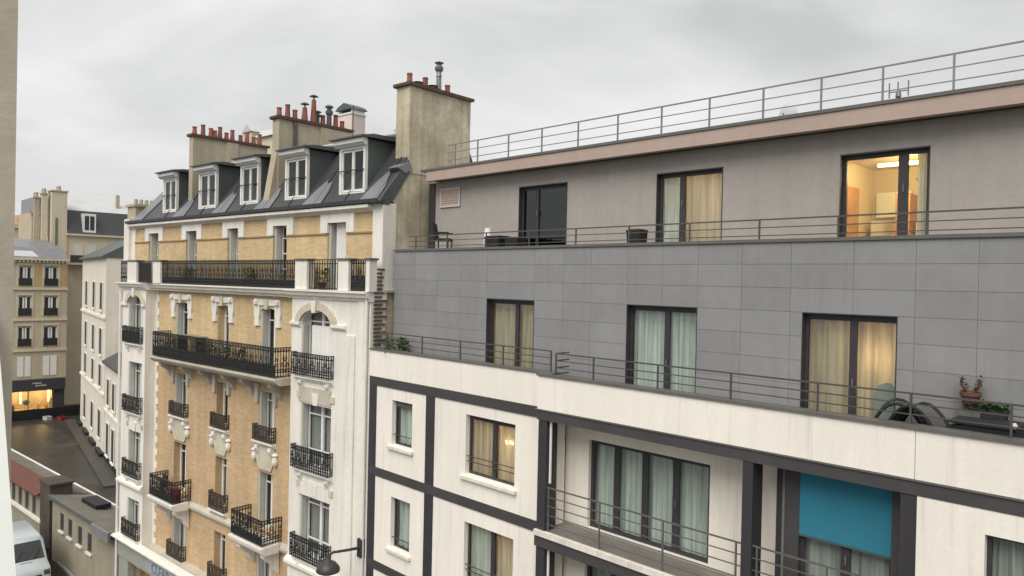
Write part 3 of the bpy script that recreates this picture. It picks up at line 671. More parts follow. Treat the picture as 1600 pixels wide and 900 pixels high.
# ---- brick windows
for k in wc:
    for i, h in enumerate(wc[k]):
        a, b, c, d = h
        old_window(a, b, c, d, BY, 'left' if (k != 1 and i != 2) or (k == 2) else 'none', cm=curt if (i+k) % 2 else None, bars=(.80,), sdep=.28)
        m = (a+b)/2
        if i == 0:      # carved surround of the top brick row
            y = BY
            mb = MB(); mb.box(a-.42, b+.42, y-.10, y+.02, d+.10, d+.34); O(mb, 'carved_lintel', stone)
            for q in (-1, 1):
                e_ = a-.22 if q < 0 else b+.22
                O(MB().prism([(e_-.20, d+.10), (e_-.20, d-.25), (e_-.14, d-.45), (e_-.18, d-.72), (e_+.18, d-.72), (e_+.15, d-.45), (e_+.20, d-.25), (e_+.20, d+.10)], 'y', y-.08, y+.02), 'carved_surround', stone)
                O(MB().lathe((e_, y-.09, d+.22), [(.02, -.14), (.12, -.08), (.13, .04), (.06, .12), (.01, .15)], 10), 'carved_scroll', stone, None, True)
            O(MB().prism([(m-.10, d-.05), (m+.10, d-.05), (m+.15, d+.36), (m-.15, d+.36)], 'y', y-.15, y+.02), 'keystone', carved)
            ar = MB(); hw = (b-a)/2+.02
            for q in range(8):
                t0, t1 = pi*q/8, pi*(q+1)/8
                ar.quad((m-hw*cos(t0), y-.03, d-.14+.14*sin(t0)), (m-hw*cos(t1), y-.03, d-.14+.14*sin(t1)), (m-hw*cos(t1), y-.03, d+.12), (m-hw*cos(t0), y-.03, d+.12))
            O(ar, 'arch_head', carved)
        if i == 1:      # sill with carved apron and ears, window guard
            sill(a-.25, b+.2, c-.02, BY, .22)
            grille('window_guard', ironb, a-.15, b+.15, BY-.2, c+.02, c+.62, True, .12, ends=BY-.02)
            for sx in (a+.05, b-.05): O(MB().prism([(BY, c-.18), (BY-.17, c-.18), (BY-.19, c-.32), (BY-.10, c-.50), (BY, c-.55)], 'x', sx-.10, sx+.10), 'bracket', stone)
            O(MB().prism([(a-.02, c-.20), (b+.02, c-.20), (b+.10, c-.75), (b-.12, c-1.12), (a+.12, c-1.12), (a-.10, c-.75)], 'y', BY-.06, BY+.02), 'carved_apron', carved)
            for q, sx in ((-1, a-.22), (1, b+.22)):
                O(MB().lathe((sx, BY-.06, c-.62), [(.02, -.26), (.10, -.18), (.13, -.02), (.08, .12), (.13, .2), (.05, .28)], 10), 'carved_volute', stone, None, True)
            for sx in (a-.12, b+.12):   # carved heads beside the window top
                O(MB().prism([(sx-.16, d+.30), (sx+.16, d+.30), (sx+.12, d-.1), (sx+.10, d-.45), (sx-.10, d-.45), (sx-.12, d-.1)], 'y', BY-.10, BY+.02), 'carved_surround', stone_d)
        if i == 2 and k == 1:
            sill(a-.25, b+.2, c-.02, BY, .22); grille('window_guard', ironb, a-.15, b+.15, BY-.2, c+.02, c+.75, True, .12, ends=BY-.02)
        if i == 3:
            sill(a-.2, b+.2, c-.02, BY, .18); grille('window_guard', ironb, a-.15, b+.15, BY-.2, c+.02, c+.75, True, .12, ends=BY-.02)
        if i == 0 or (i == 2 and k != 1): pass
# ---- long balcony of the fourth floor
lb = O(MB().prism([(BY, -3.99), (-.20, -3.99), (-.32, -3.90), (-.40, -3.80), (-.40, -3.73), (BY, -3.70)], 'x', -15.55, -4.95), 'balcony_slab', stone_d)
grille('railing', iron, -15.40, -5.10, -.32, -3.70, -2.60, True, .115, ends=BY-.02, fill=.42, parent=lb)
for s in (-15.2, -13.2, -11.5, -9.5, -8.05, -5.95): console(s, BY, -3.995, .24, .55, .75, lb, stone_d)  # darker stone puts the shade under the slab into the bracket colour
# ---- two single balconies of the second floor + string course
sc_prof = [(-.10, -10.40), (-.16, -10.30), (-.16, -10.20), (-.06, -10.10), (.02, -10.06), (.02, -10.48)]
O(MB().prism(sc_prof, 'x', LB[0]-.05, LB[1]+.02), 'string_course', stone); O(MB().prism(sc_prof, 'x', RB[0]-.02, RB[1]), 'string_course', stone)
O(MB().prism([(y+BY, z) for y, z in sc_prof], 'x', LB[1]+.03, RB[0]-.03), 'string_course', stone_d)
for s0, s1 in ((-15.55, -13.02), (-8.12, -5.65)):
    b2 = O(MB().prism([(BY-.17, -10.40), (-.28, -10.38), (-.38, -10.28), (-.42, -10.15), (-.42, -10.10), (BY-.17, -10.05)], 'x', s0, s1), 'balcony_slab', stone)
    grille('railing', iron, s0+.12, s1-.12, -.34, -10.04, -9.10, True, .115, ends=BY-.02, fill=.35, parent=b2)
    for s in (s0+.35, s1-.35): console(s, BY-.05, -10.41, .28, .62, .9, b2)
# ---- ground floor shopfront
O(wall_holes(MB(), SL, 0, G, -14.0, .02, [(-18.6, -15.1, -16.3, -14.05), (-14.2, -10.5, -16.3, -14.15), (-9.5, -6, -16.3, -14.15), (-5, -1.5, -16.3, -14.15)], .35, .5), 'shop_wall', sage)
for a, b in ((-18.6, -15.1), (-14.2, -10.5), (-9.5, -6), (-5, -1.5)):
    w = O(MB().box(a, b, .30, .34, -16.3, -14.05), 'shop_window', glass)
    room(w, OORG, a-.05, b+.05, .40, 2.4, -16.4, -14.0, roomm)
O(MB().box(-18.35, -15.25, .62, .66, -15.9, -14.08), 'poster', mk('amber_poster', (.50, .24, .07), .7, .35, 2.5, .3, 3))
O(MB().box(-17.0, -15.35, .58, .61, -15.5, -14.15), 'poster', mk('yellow_poster', (.75, .55, .16), .6, .15, 2, .1))
lamp('shop_room_light', (-16.8, .42, -14.25-G), 7, (1, .68, .3), old, .08)
band = O(MB().box(SL, 0, -.04, .05, -14.0, -13.12), 'shop_band', sage)
O(MB().prism([(-.34, -13.02), (-.34, -12.96), (-.10, -12.90), (.04, -12.88), (.04, -13.11), (-.12, -13.11)], 'x', SL-.05, 0), 'shop_cornice', stone)
O(MB().prism([(BY-.4, -12.9), (BY+.02, -12.85), (BY+.02, -13.05), (BY-.4, -13.05)], 'x', LB[1], RB[0]), 'string_course', stone_d)
O(MB().prism([(-16.45+.0, -13.55), (-16.3, -13.25), (-12.2, -13.25), (-12.05, -13.55), (-12.2, -13.85), (-16.3, -13.85)], 'y', -.055, -.02), 'sign_board', mk('sign_board_paint', (.36, .39, .40), .6, .08))
def text(body, size, loc, rot, mat, parent, name='sign_lettering', ext=.008):
    c = bpy.data.curves.new(name, 'FONT'); c.body = body; c.size = size; c.extrude = ext; c.materials.append(mat)
    o = bpy.data.objects.new(name, c); COL.objects.link(o); bpy.context.view_layer.update()
    me = bpy.data.meshes.new_from_object(o.evaluated_get(bpy.context.evaluated_depsgraph_get())); bpy.data.objects.remove(o)
    o = bpy.data.objects.new(name, me); COL.objects.link(o); o.location = loc; o.rotation_euler = rot; o.parent = parent; return o
text('CLEAR', .62, (-15.75, -.068, -13.78-G), (pi/2, 0, 0), signb, old)
# ---- fifth floor ledge (follows the bays), balustrade
def ledge(s0, s1, y): return O(MB().prism([(y+.9, -.74), (y+.22, -.74), (y+.20, -.68), (y+.10, -.62), (y+.06, -.52), (y, -.48), (y, -.42), (y+.9, -.40)], 'x', s0, s1), 'cornice', stone)
ledge(SL-.12, LB[1]+.15, -.28); ledge(RB[0]-.15, .03, -.28); ledge(LB[1]+.151, RB[0]-.151, .05)
for s0, s1 in ((-18.78, -17.73), (-16.35, -15.55), (-4.15, -3.42), (-1.59, -1.02), (-.10, .10)):
    y = -.16 if s0 != -16.35 else .02
    p = O(MB().box(s0, s1, y, y+.30, -.41, .60), 'balustrade_pillar', stone); O(MB().box(s0-.04, s1+.04, y-.04, y+.34, .605, .67), 'pillar_cap', coping, p)
grille('railing', ironb, -17.72, -16.36, -.05, -.41, .62, False, .12, fill=.93)
grille('railing', iron, -15.54, -4.2, .12, -.41, .63, True, .115, fill=.30)
grille('railing', iron, -3.40, -1.61, -.05, -.41, .63, False, .15); grille('railing', iron, -1.0, -.12, -.05, -.41, .63, True, .12, fill=.5)
grille('railing', iron, SL-.05, -18.8, -.05, -.41, .63, True, .12)
# ---- attic storey
AY = .46
wa = [(-17.72, -16.62, -.40, 1.98), (-13.82, -12.80, -.40, 1.98), (-10.08, -9.20, -.40, 1.98), (-6.58, -5.62, -.40, 1.97), (-3.02, -1.92, -.40, 1.96)]
O(wall_holes(MB(), -19.3, -.5, -.45, 2.30, AY, wa, .34, .5), 'brick_wall', brick)
for a, b in ((-19.75, -19.3), (-.5, .02)): O(MB().box(a, b, AY-.06, AY+.5, -.40, 2.5), 'end_pilaster', stone)
O(MB().box(-20.35, -19.75, AY-.2, AY+.5, -.7, 2.75), 'party_wall_pier', stone)
O(MB().prism([(AY-.28, 2.46), (AY-.28, 2.36), (AY-.12, 2.30), (AY-.06, 2.24), (AY+.3, 2.24), (AY+.3, 2.46)], 'x', -19.74, -.5), 'cornice', stone)
prev = -19.3
for k, (a, b, c, d) in enumerate(wa):
    O(MB().box(prev, a-.0, AY-.07, AY+.01, -.40, 1.52), 'brick_pier', brick) if a-prev > .05 else None
    O(MB().box(prev, a-.0, AY-.11, AY+.01, 1.525, 1.58), 'brick_string', mk('dark_brick_string', (.30, .21, .12), .9) if 'dark_brick_string' not in MATS else MATS['dark_brick_string'])
    prev = b
    li = MB(); li.box(a-.42, b+.42, AY-.09, AY+.02, d-.02, 2.24); li.box(a-.42, a, AY-.09, AY+.02, 1.59, d-.02); li.box(b, b+.42, AY-.09, AY+.02, 1.59, d-.02)
    O(li, 'lintel', stone)
    old_window(a, b, c, d, AY, 'both', closed=(k == 4), cm=curt if k % 2 == 0 else None, bars=(.3, .55, .8), sdep=.28)
O(MB().box(prev, -.5, AY-.07, AY+.01, -.40, 1.52), 'brick_pier', brick); O(MB().box(prev, -.5, AY-.11, AY+.01, 1.525, 1.58), 'brick_string', MATS['dark_brick_string'])
# ---- gutter, mansard
O(MB().prism([(AY-.36, 2.62), (AY-.34, 2.50), (AY-.18, 2.47), (AY, 2.49), (AY, 2.62), (AY-.06, 2.60), (AY-.20, 2.53), (AY-.31, 2.56)], 'x', -19.9, .05), 'gutter', slate)
RF = [(.36, 2.60), (2.20, 5.18), (3.2, 5.34), (4.35, 4.9), (5.6, 2.4)]
ro = MB(); hipdx = 2.6
xr = -.05
def roof_x(i): return [-19.85, -19.85+1.9, -17.4, -17.4, -19.85][i]
for i in range(len(RF)-1):
    (ya, za), (yb, zb) = RF[i], RF[i+1]
    ro.quad((roof_x(i), ya, za), (xr, ya, za), (xr, yb, zb), (roof_x(i+1), yb, zb))
roof = O(ro, 'mansard_roof', slate)
O(MB().poly([(roof_x(i), *RF[i]) for i in range(len(RF))]), 'hip_slope', zinc, roof)
O(MB().poly([(xr, RF[i][0], RF[i][1]) for i in range(len(RF))]), 'roof_end', slate, roof)
nr = 16
for i in range(1, 12):       # standing seams
    s = -19.6+i*1.75
    z_a = 2.62+.02
    O(MB().bar((s, .37, 2.64), (s, 2.19, 5.19), .03, .035), 'standing_seam', slate, roof) if s > -17.6 else None
# zinc aprons between dormers, paler than the slate
def mans(y): return 2.60+(y-.36)*(5.18-2.60)/(2.20-.36)
DZ0, DZ1, DY = 2.88, 4.76, .60
dorm = [(-16.75, -15.34), (-13.14, -11.57), (-9.52, -8.11), (-6.16, -4.70), (-2.69, -1.24)]
for k, (a, b) in enumerate(dorm):
    fr = MB(); st = .10
    fr.box(a, a+st, DY, DY+.12, DZ0, DZ1); fr.box(b-st, b, DY, DY+.12, DZ0, DZ1); fr.box(a+st, b-st, DY, DY+.12, DZ1-.30, DZ1-.02); fr.box(a+st, b-st, DY, DY+.12, DZ0, DZ0+.10)
    d_ = O(fr, 'dormer', whitep)
    O(MB().prism([(DY-.20, DZ1+.02), (DY-.20, DZ1-.12), (DY-.08, DZ1-.22), (DY-.002, DZ1-.22), (DY-.002, DZ1+.02)], 'x', a-.14, b+.10), 'dormer_cornice', whitep, d_)
    ye = .36+(DZ1-2.60)*(2.20-.36)/(5.18-2.60)
    for x in (a+.012, b-.012):
        O(MB().prism([(DY+.121, mans(DY+.12)-.1), (DY+.121, DZ1), (ye+.1, DZ1), (ye+.1, DZ1-.05)], 'x', x-.03, x+.03), 'dormer_cheek', zincg, d_)
    O(MB().prism([(DY-.30, DZ1+.03), (DY-.30, DZ1+.08), (DY+.2, DZ1+.16), (ye+.35, DZ1+.22), (ye+.35, DZ1+.05)], 'x', a-.24, b+.20), 'dormer_roof', zincg, d_)
    # casements
    m = (a+b)/2; yf = DY+.05
    cs = MB()
    for p, q in ((a+st, m-.012), (m+.012, b-st)):
        cs.box(p, p+.055, yf, yf+.05, DZ0+.11, DZ1-.31); cs.box(q-.055, q, yf, yf+.05, DZ0+.11, DZ1-.31); cs.box(p+.07, q-.07, yf, yf+.05, DZ1-.38, DZ1-.31); cs.box(p+.07, q-.07, yf, yf+.05, DZ0+.11, DZ0+.20)
    O(cs, 'casement', whitep, d_)
    for p, q in ((a+st+.07, m-.082), (m+.082, b-st-.07)): O(MB().quad((p, yf+.03, DZ0+.2), (q, yf+.03, DZ0+.2), (q, yf+.03, DZ1-.38), (p, yf+.03, DZ1-.38)), 'pane', glass_old, d_)
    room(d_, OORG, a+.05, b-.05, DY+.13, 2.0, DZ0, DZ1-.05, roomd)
    O(MB().bar((a+.02, DY-.04, DZ0+.85), (b-.02, DY-.04, DZ0+.85), .03), 'guard_bar', iron, d_)
    if k < 5:
        nx = dorm[k+1][0] if k < 4 else -.1
        y0, y1 = .38, .86
        O(MB().prism([(b+.06, 0), (b+.95, 0), (b+1.05, .55), (b+.62, .80), (b+.42, .60)], 'y', -.02, .02), 'x', zinc, roof) if False else None
        n_ = Vector((0, -(5.18-2.60), 1.84)).normalized()*.03
        f = lambda s, y: (s, y+n_.y, mans(y)+n_.z)
        e1 = min(b+1.25, nx-.15)
        rr_ = random.Random(60+k); j_ = lambda v: v+rr_.uniform(-.06, .06)
        O(MB().poly([f(b+.05, .39), f(e1, .39), f(e1+.02, j_(.70)), f(j_(e1-.12), j_(.95)), f(j_(b+.85), j_(1.0)), f(j_(b+.68), j_(1.12)), f(j_(b+.52), j_(.95)), f(j_(b+.40), j_(.80))]), 'zinc_apron', zinc, roof)
O(MB().poly([f(-19.75, .39), f(-18.55, .39), f(-18.1, .95), f(-17.75, 1.5), f(-17.95, 2.0), f(-18.35, 1.85), f(-19.1, 1.05)]), 'zinc_apron', zinc, roof)
O(MB().tube([(-17.3, 2.22, 5.21), (-.7, 2.22, 5.21)], .07, 6), 'ridge_roll', zincl, roof)
O(MB().tube([(-17.3, 3.2, 5.37), (-.7, 3.2, 5.37)], .06, 6), 'ridge_roll', zincl, roof)
for s_a in (-3.9, -2.2, -1.0): O(MB().box(s_a, s_a+.5, 2.6, 3.0, 5.2, 5.52), 'roof_light', zincl, roof)
am = O(MB().tube([(-5.2, 3.0, 5.2), (-5.2, 3.0, 6.9)], .022, 5), 'aerial_mast', railm, roof)
O(MB().box(-20.7, -19.72, .55, 1.7, 1.0, 3.40), 'end_chimney', stackm)
O(MB().box(-20.8, -19.62, .47, 1.78, 3.40, 3.52), 'end_chimney_cap', stackm)
for k in range(4): O(MB().lathe((-20.2, .75+.26*k, 3.52), [(.10, 0), (.085, .2), (.09, .28), (.05, .3)], 10), 'chimney_pot', stackm, None, True)
# ---- gable wall on the modern building's side
gp = [(0.02, G), (.02, -.45), (AY+.5, -.44), (AY+.42, 2.55), (.50, 2.66), (1.48, 4.02), (1.48, 4.6), (4.34, 4.6), (4.36, 3.2), (9.0, 2.6), (9.0, G)]
O(MB().prism(gp, 'x', -.34, -.001), 'gable_wall', gable)
vg = MB(); vg.prism([(.20, 2.46), (.28, 2.62), (1.44, 4.05), (1.52, 3.86), (1.50, 3.62), (.80, 2.60), (.62, 2.44)], 'x', -.06, .035)
O(vg, 'zinc_verge', zincg)
O(MB().prism([(.95, 3.72), (1.45, 3.98), (1.60, 3.74), (1.3, 3.55)], 'x', -.5, .06), 'zinc_flashing', zinc)
# toothing stones left for a neighbour
tb = MB()
for i in range(20):
    z = -2.15+i*.128
    y1 = .42+.16*(i % 2)*(1 if i < 12 else .35)+random.uniform(-.04, .03)
    O(MB().box(.0, .07, .10, y1, z, z+.062), 'toothing_stone', mk('toothing_brick', (.10, .08, .058), .9, .3, 4, .1) if 'toothing_brick' not in MATS else MATS['toothing_brick'])
O(MB().box(-.05, .09, .50, 1.2, -.44, -.36), 'gable_ledge', stackm)
# ---- chimney stacks with pots
def stack(name, s0, s1, y0, y1, zb, zt, pots, mat=stackm, label=None):
    st = O(MB().box(s0, s1, y0, y1, zb, zt-.12), name, mat)
    O(MB().prism([(y0-.10, zt-.10), (y0-.10, zt), (y1+.10, zt), (y1+.10, zt-.10), (y1+.03, zt-.119), (y0-.03, zt-.119)], 'x', s0-.09, s1+.09), 'chimney_crown', corbel, st)
    if label: st['label'] = label
    for (y, h, kind) in pots:
        sx = (s0+s1)/2+random.uniform(-.03, .03)
        if kind == 'p': O(MB().lathe((sx, y, zt), [(.115, 0), (.095, h*.5), (.09, h-.06), (.105, h-.05), (.10, h), (.06, h), (.05, h*.5)], 12), 'chimney_pot', terra, st, True)
        if kind == 'c':   # pot with metal cowl
            O(MB().lathe((sx, y, zt), [(.14, 0), (.10, h*.6), (.09, h-.12), (.05, h-.11)], 12), 'chimney_pot', terra, st, True)
            O(MB().lathe((sx, y, zt), [(.03, h-.14), (.03, h), (.19, h+.01), (.13, h+.06), (.02, h+.10)], 12), 'chimney_cowl', slate, st, True)
        if kind == 'm':   # metal flue with lantern cowl
            O(MB().lathe((sx, y, zt), [(.11, 0), (.10, h*.55), (.15, h*.56), (.16, h*.7), (.10, h*.74), (.10, h*.86), (.19, h*.88), (.15, h*.95), (.03, h)], 12), 'metal_flue', zincg, st, True)
        if kind == 't':   # tall galvanised flue with spinning cowl
            O(MB().lathe((sx, y, zt), [(.10, -.02), (.09, h*.5), (.11, h*.52), (.09, h*.55), (.09, h*.66), (.15, h*.72), (.16, h*.80), (.10, h*.87), (.08, h*.90), (.17, h*.95), (.04, h)], 12), 'metal_flue', mk('galvanised_flue', (.22, .225, .22), .4, .2, 4, .1, metal=.5), st, True)
mp_ = lambda o: .95+(o-1.5)*(3.77/3.9)
stack('chimney_stack', -14.86, -14.50, .95, 4.72, 3.2, 6.52, [(mp_(o)+.05, h, 'p') for o, h in ((1.59, .36), (2.02, .52), (2.40, .42), (2.60, .34), (2.86, .55), (3.22, .34), (3.53, .52), (3.97, .34), (4.32, .55), (4.68, .36), (5.0, .55))], label='long cement chimney stack topped with eleven terracotta pots')
stack('chimney_stack', -7.78, -7.30, 1.0, 4.46, 3.2, 6.42, [(1.12, .36, 'p'), (1.50, .55, 'p'), (1.85, .40, 'p'), (2.30, .70, 'c'), (2.72, 1.10, 'c'), (2.92, .58, 'm'), (3.18, .42, 'p'), (3.48, .92, 'm'), (3.82, .55, 'p'), (4.15, .34, 'p')], label='middle cement chimney stack with pots and metal cowls')
O(MB().box(-14.50, -14.43, 2.55, 3.15, 3.2, 6.38), 'flue_rib', stackm)
O(MB().box(-7.30, -7.23, 1.62, 1.80, 4.2, 6.28), 'flue_rib', mk('sooty_flue', (.13, .11, .085), .9, .25, 2, .1)); O(MB().box(-7.30, -7.24, 2.9, 4.46, 3.2, 6.28), 'flue_rib', stackm)
O(MB().prism([(.62, 3.0), (1.02, 3.0), (1.02, 5.1), (.98, 5.1)], 'x', -7.76, -7.35), 'flue_base', stackm)
stack('chimney_stack', -.68, .02, 1.46, 4.36, 3.6, 6.66, [(1.72, .40, 'p'), (2.12, .20, 'm'), (2.42, .40, 'p'), (2.80, .22, 'm'), (3.06, 1.12, 't'), (3.48, .36, 'p')], gable, 'tall stained chimney block on the gable with a galvanised flue')
# body of the house behind the facade
O(MB().box(SL+.3, -.4, 1.7, 5.5, G+.1, 2.4), 'house_body', gable)
O(MB().box(SL, SL+.28, .62, 5.6, G, 2.5), 'side_wall', stone_d)

# ================================================================== STREET LAMP on the corner
RT = Matrix.Rotation(OT, 4, 'Z')
def oworld(s, y): v = RT @ Vector((s, y, 0)); return (OP[0]+v.x, OP[1]+v.y)
lx, ly = oworld(-.17, -.06)
sl = empty('street_lamp', (lx, ly, -8.75-G), 'dark dome street lamp on a wall arm at the white stone corner', 'street lamp', OT)
def SLp(mb, n, m): return mb.build(n, m, sl, (-.17, -.06, -8.75), True)
SLp(MB().box(-.30, -.06, -.14, .0, -9.02, -8.42), 'wall_plate', dark)
SLp(MB().tube([(-.17, -.12, -8.70), (-.17, -.7, -8.64), (-.17, -1.15, -8.58), (-.17, -1.28, -8.62), (-.17, -1.33, -8.78)], .05, 8, r2=.035), 'arm', dark)
SLp(MB().lathe((-.17, -1.33, -9.12), [(.36, 0), (.37, .04), (.34, .14), (.24, .26), (.10, .33), (.06, .38), (.02, .39)], 18), 'shade', dark)
SLp(MB().lathe((-.17, -1.33, -9.14), [(.02, -.07), (.22, -.05), (.34, .02)], 18), 'diffuser', mk('lamp_diffuser', (.35, .35, .33), .4))

# ================================================================== TERRACE THINGS
def thing(name, loc, label, cat, group=None, rz=0): 
    o = empty(name, (loc[0], loc[1], loc[2]-G), label, cat, rz, group); return o
def tp(o, mb, n, m, smooth=False): return mb.build(n, m, o, (0, 0, 0), smooth)
TF = -2.90
def lounge_chair(x, y, rz, label):
    c = thing('lounge_chair', (x, y, TF), label, 'chair', 'dark lounge chairs on the terrace', rz)
    arc = lambda sy: [(-.62+1.24*i/12, sy, .08+.90*sin(pi*(i/12)**.85)) for i in range(13)]
    for sy in (-.30, .30): tp(c, MB().tube(arc(sy), .03, 6), 'frame_tube', plast, True)
    s = MB(); A = arc(0)
    for i in range(2, 9):
        p, q = A[i], A[i+1]
        s.quad((p[0], -.28, p[2]-.02), (q[0], -.28, q[2]-.02), (q[0], .28, q[2]-.02), (p[0], .28, p[2]-.02))
    tp(c, s, 'seat_sling', mk('grey_sling', (.10, .10, .095), .8) if 'grey_sling' not in MATS else MATS['grey_sling'])
    for sx in (-.45, .45): tp(c, MB().bar((sx, -.3, .06), (sx, .3, .06), .05), 'cross_bar', plast)
    for sy in (-.30, .30): tp(c, MB().bar((-.62, sy, .05), (.62, sy, .05), .05), 'runner', plast)
    return c
lounge_chair(-4.25, 13.75, .25, 'dark curved lounge chair on the terrace nearest the lit curtained window')
lounge_chair(-3.9, 13.60, -.1, 'dark curved lounge chair with grey sling beside the covered table')
tb = thing('covered_table', (-3.02, 13.72, TF), 'dark covered garden table set against the terrace railing', 'table')
tp(tb, MB().prism([(-.66, .0), (-.68, .45), (-.46, .72), (-.15, .80), (.50, .79), (.54, .0)], 'y', -.38, .36), 'cover', plastb)
tp(tb, MB().box(-.42, .52, -.42, .40, .805, .835), 'table_top', plast)
tp(tb, MB().lathe((.48, -.38, .835), [(.03, 0), (.045, .04), (.02, .08)], 8), 'corner_knob', whitep)
def leafy(o, n, r, h, base, mat, size=.07, seed=1, up=.5):
    rd = random.Random(seed); mb = MB()
    for i in range(n):
        t = rd.uniform(0, 2*pi); rr = r*math.sqrt(rd.random()); z = base+h*rd.random()
        d = Vector((cos(t)*rd.uniform(.3, 1), sin(t)*rd.uniform(.3, 1), rd.uniform(-.2, up+.3))).normalized(); c = Vector((rr*cos(t), rr*sin(t), z))
        a = d.cross(Vector((rd.random(), rd.random(), 1))).normalized()*size*.35; s_ = size*rd.uniform(.7, 1.3)
        mb.poly([tuple(c-a*.2), tuple(c+d*s_*.5-a), tuple(c+d*s_), tuple(c+d*s_*.5+a)])
    return tp(o, mb, 'foliage', mat)
pt = thing('potted_plant', (-3.32, 14.12, TF+.93), 'brown clay pot with a forked wilting plant on the terrace', 'plant')
tp(pt, MB().lathe((0, 0, 0), [(.09, 0), (.14, .22), (.16, .24), (.16, .30), (.13, .30), (.12, .26)], 14), 'pot', potm, True)
for q in (-1, 1): tp(pt, MB().tube([(0, 0, .26), (q*.08, 0, .34), (q*.15, .02, .42), (q*.13, 0, .52)], .03, 6, r2=.015), 'stem', leafr, True)
fl = MB(); rd = random.Random(4)
for i in range(90):
    q = rd.choice((-1, 1)); u = rd.random(); c = Vector((q*(.06+.10*u), rd.uniform(-.05, .05), .33+.22*u)); d = Vector((rd.uniform(-1, 1), rd.uniform(-1, 1), rd.uniform(-.6, .6))).normalized()
    a = d.cross(Vector((0, 0, 1))).normalized()*.022; fl.poly([tuple(c), tuple(c+d*.035-a), tuple(c+d*.085), tuple(c+d*.035+a)])
tp(pt, fl, 'foliage', leafr)
tp(pt, MB().box(-.18, .18, -.14, .14, -.93, -.001), 'stand', coping)
pb = thing('planter_box', (-3.08, 14.10, TF+.84), 'dark planter box of low green plants behind the covered table', 'planter')
tp(pb, MB().prism([(-.28, 0), (-.31, .14), (.31, .14), (.28, 0)], 'y', -.12, .12), 'trough', plast)
tp(pb, MB().box(-.12, .28, -.11, .11, -.84, -.001), 'stand', plast)
lf = MB(); rd = random.Random(9)
for i in range(260):
    c = Vector((rd.uniform(-.29, .29), rd.uniform(-.12, .12), .14+rd.uniform(-.02, .08))); d = Vector((rd.uniform(-1, 1), rd.uniform(-1, 1), rd.uniform(0, 1))).normalized()
    a = d.cross(Vector((.3, .2, 1))).normalized()*.025; lf.poly([tuple(c), tuple(c+d*.035-a), tuple(c+d*.08), tuple(c+d*.035+a)])
tp(pb, lf, 'foliage', leaf)
cp = thing('corner_shrub', (-19.2, 13.95, TF), 'scruffy dark shrub in the left corner of the lower terrace', 'plant')
tp(cp, MB().lathe((0, 0, 0), [(.16, 0), (.22, .36), (.18, .36)], 12), 'pot', plast, True)
leafy(cp, 420, .42, .62, .40, leaf, .11, 3)
# penthouse terrace
PF = .90
def arm(x, y, rz, label):
    c = thing('garden_chair', (x, y, PF), label, 'chair', 'dark garden chairs on the penthouse terrace', rz)
    tp(c, MB().box(-.26, .26, -.26, .26, .36, .44), 'seat', plast)
    tp(c, MB().prism([(.20, .44), (.26, .44), (.34, .90), (.29, .92)], 'x', -.26, .26), 'backrest', plast)
    for sx in (-.28, .24): tp(c, MB().box(sx, sx+.04, -.24, .26, .60, .64), 'armrest', plast)
    for sx in (-.24, .24):
        for sy in (-.22, .22): tp(c, MB().bar((sx, sy, 0), (sx, sy, .36), .035), 'leg', plast)
arm(-18.35, 15.05, 2.2, 'dark garden chair in the left corner of the penthouse terrace')
def pot(x, y, w, h, label, name='terrace_pot'):
    o = thing(name, (x, y, PF), label, 'pot', 'dark pots on the penthouse terrace')
    tp(o, MB().prism([(-w*.42, 0), (-w*.5, h-.05), (-w*.53, h-.05), (-w*.53, h), (w*.53, h), (w*.53, h-.05), (w*.5, h-.05), (w*.42, 0)], 'y', -w*.42, w*.42), 'body', plast)
    tp(o, MB().box(-w*.4, w*.4, -w*.36, w*.36, h-.001, h+.02), 'soil', corbel)
pot(-15.70, 14.95, .62, .42, 'wide dark terrace pot beside the white lantern'); pot(-14.95, 14.95, .50, .36, 'smaller dark terrace pot next to the dark glass door')
pot(-10.75, 14.95, .40, .44, 'lone dark terrace pot left of the middle penthouse window')
ln = thing('lantern', (-16.30, 15.1, PF), 'white cylindrical lantern standing on the penthouse terrace', 'lantern')
tp(ln, MB().lathe((0, 0, 0), [(.24, 0), (.24, .22), (.15, .26), (.13, .30)], 14), 'base', mk('pale_lantern_base', (.40, .37, .34), .7), True)
tp(ln, MB().lathe((0, 0, .30), [(.14, 0), (.10, .40), (.02, .41)], 14), 'shade', whitep, True)
# roof things
ds = thing('satellite_dish', (-7.67, 16.5, 3.64), 'pale satellite dish behind the roof railing', 'satellite dish')
tp(ds, MB().tube([(0, 0, 0), (0, 0, .30)], .025, 6), 'mast', railg, True)
dd = MB(); 
for i in range(5):
    r0, r1 = .22*i/5, .22*(i+1)/5
    for j in range(16):
        a, b = 2*pi*j/16, 2*pi*(j+1)/16
        P = lambda r, t: (r*cos(t), -.10+.9*r*r, .36+r*sin(t)*1.15)
        dd.quad(P(r0, a), P(r0, b), P(r1, b), P(r1, a))
tp(ds, dd, 'reflector', mk('pale_dish', (.55, .55, .56), .5), True); tp(ds, MB().bar((0, -.06, .14), (0, -.34, .34), .015), 'feed_arm', railg)
an = thing('roof_aerial', (-5.31, 16.5, 3.64), 'thin grey television aerial on the flat roof', 'aerial')
tp(an, MB().tube([(0, 0, 0), (0, 0, .52)], .018, 6), 'mast', railg); 
for q in (-.2, -.03, .17): tp(an, MB().bar((q, 0, .38), (q, 0, .70), .02), 'element', railg)
tp(an, MB().bar((-.2, 0, .50), (.17, 0, .50), .02), 'boom', railg); tp(an, MB().lathe((-.02, 0, .34), [(.02, 0), (.06, .05), (.05, .14), (.01, .18)], 8), 'amplifier_box', railg, True)

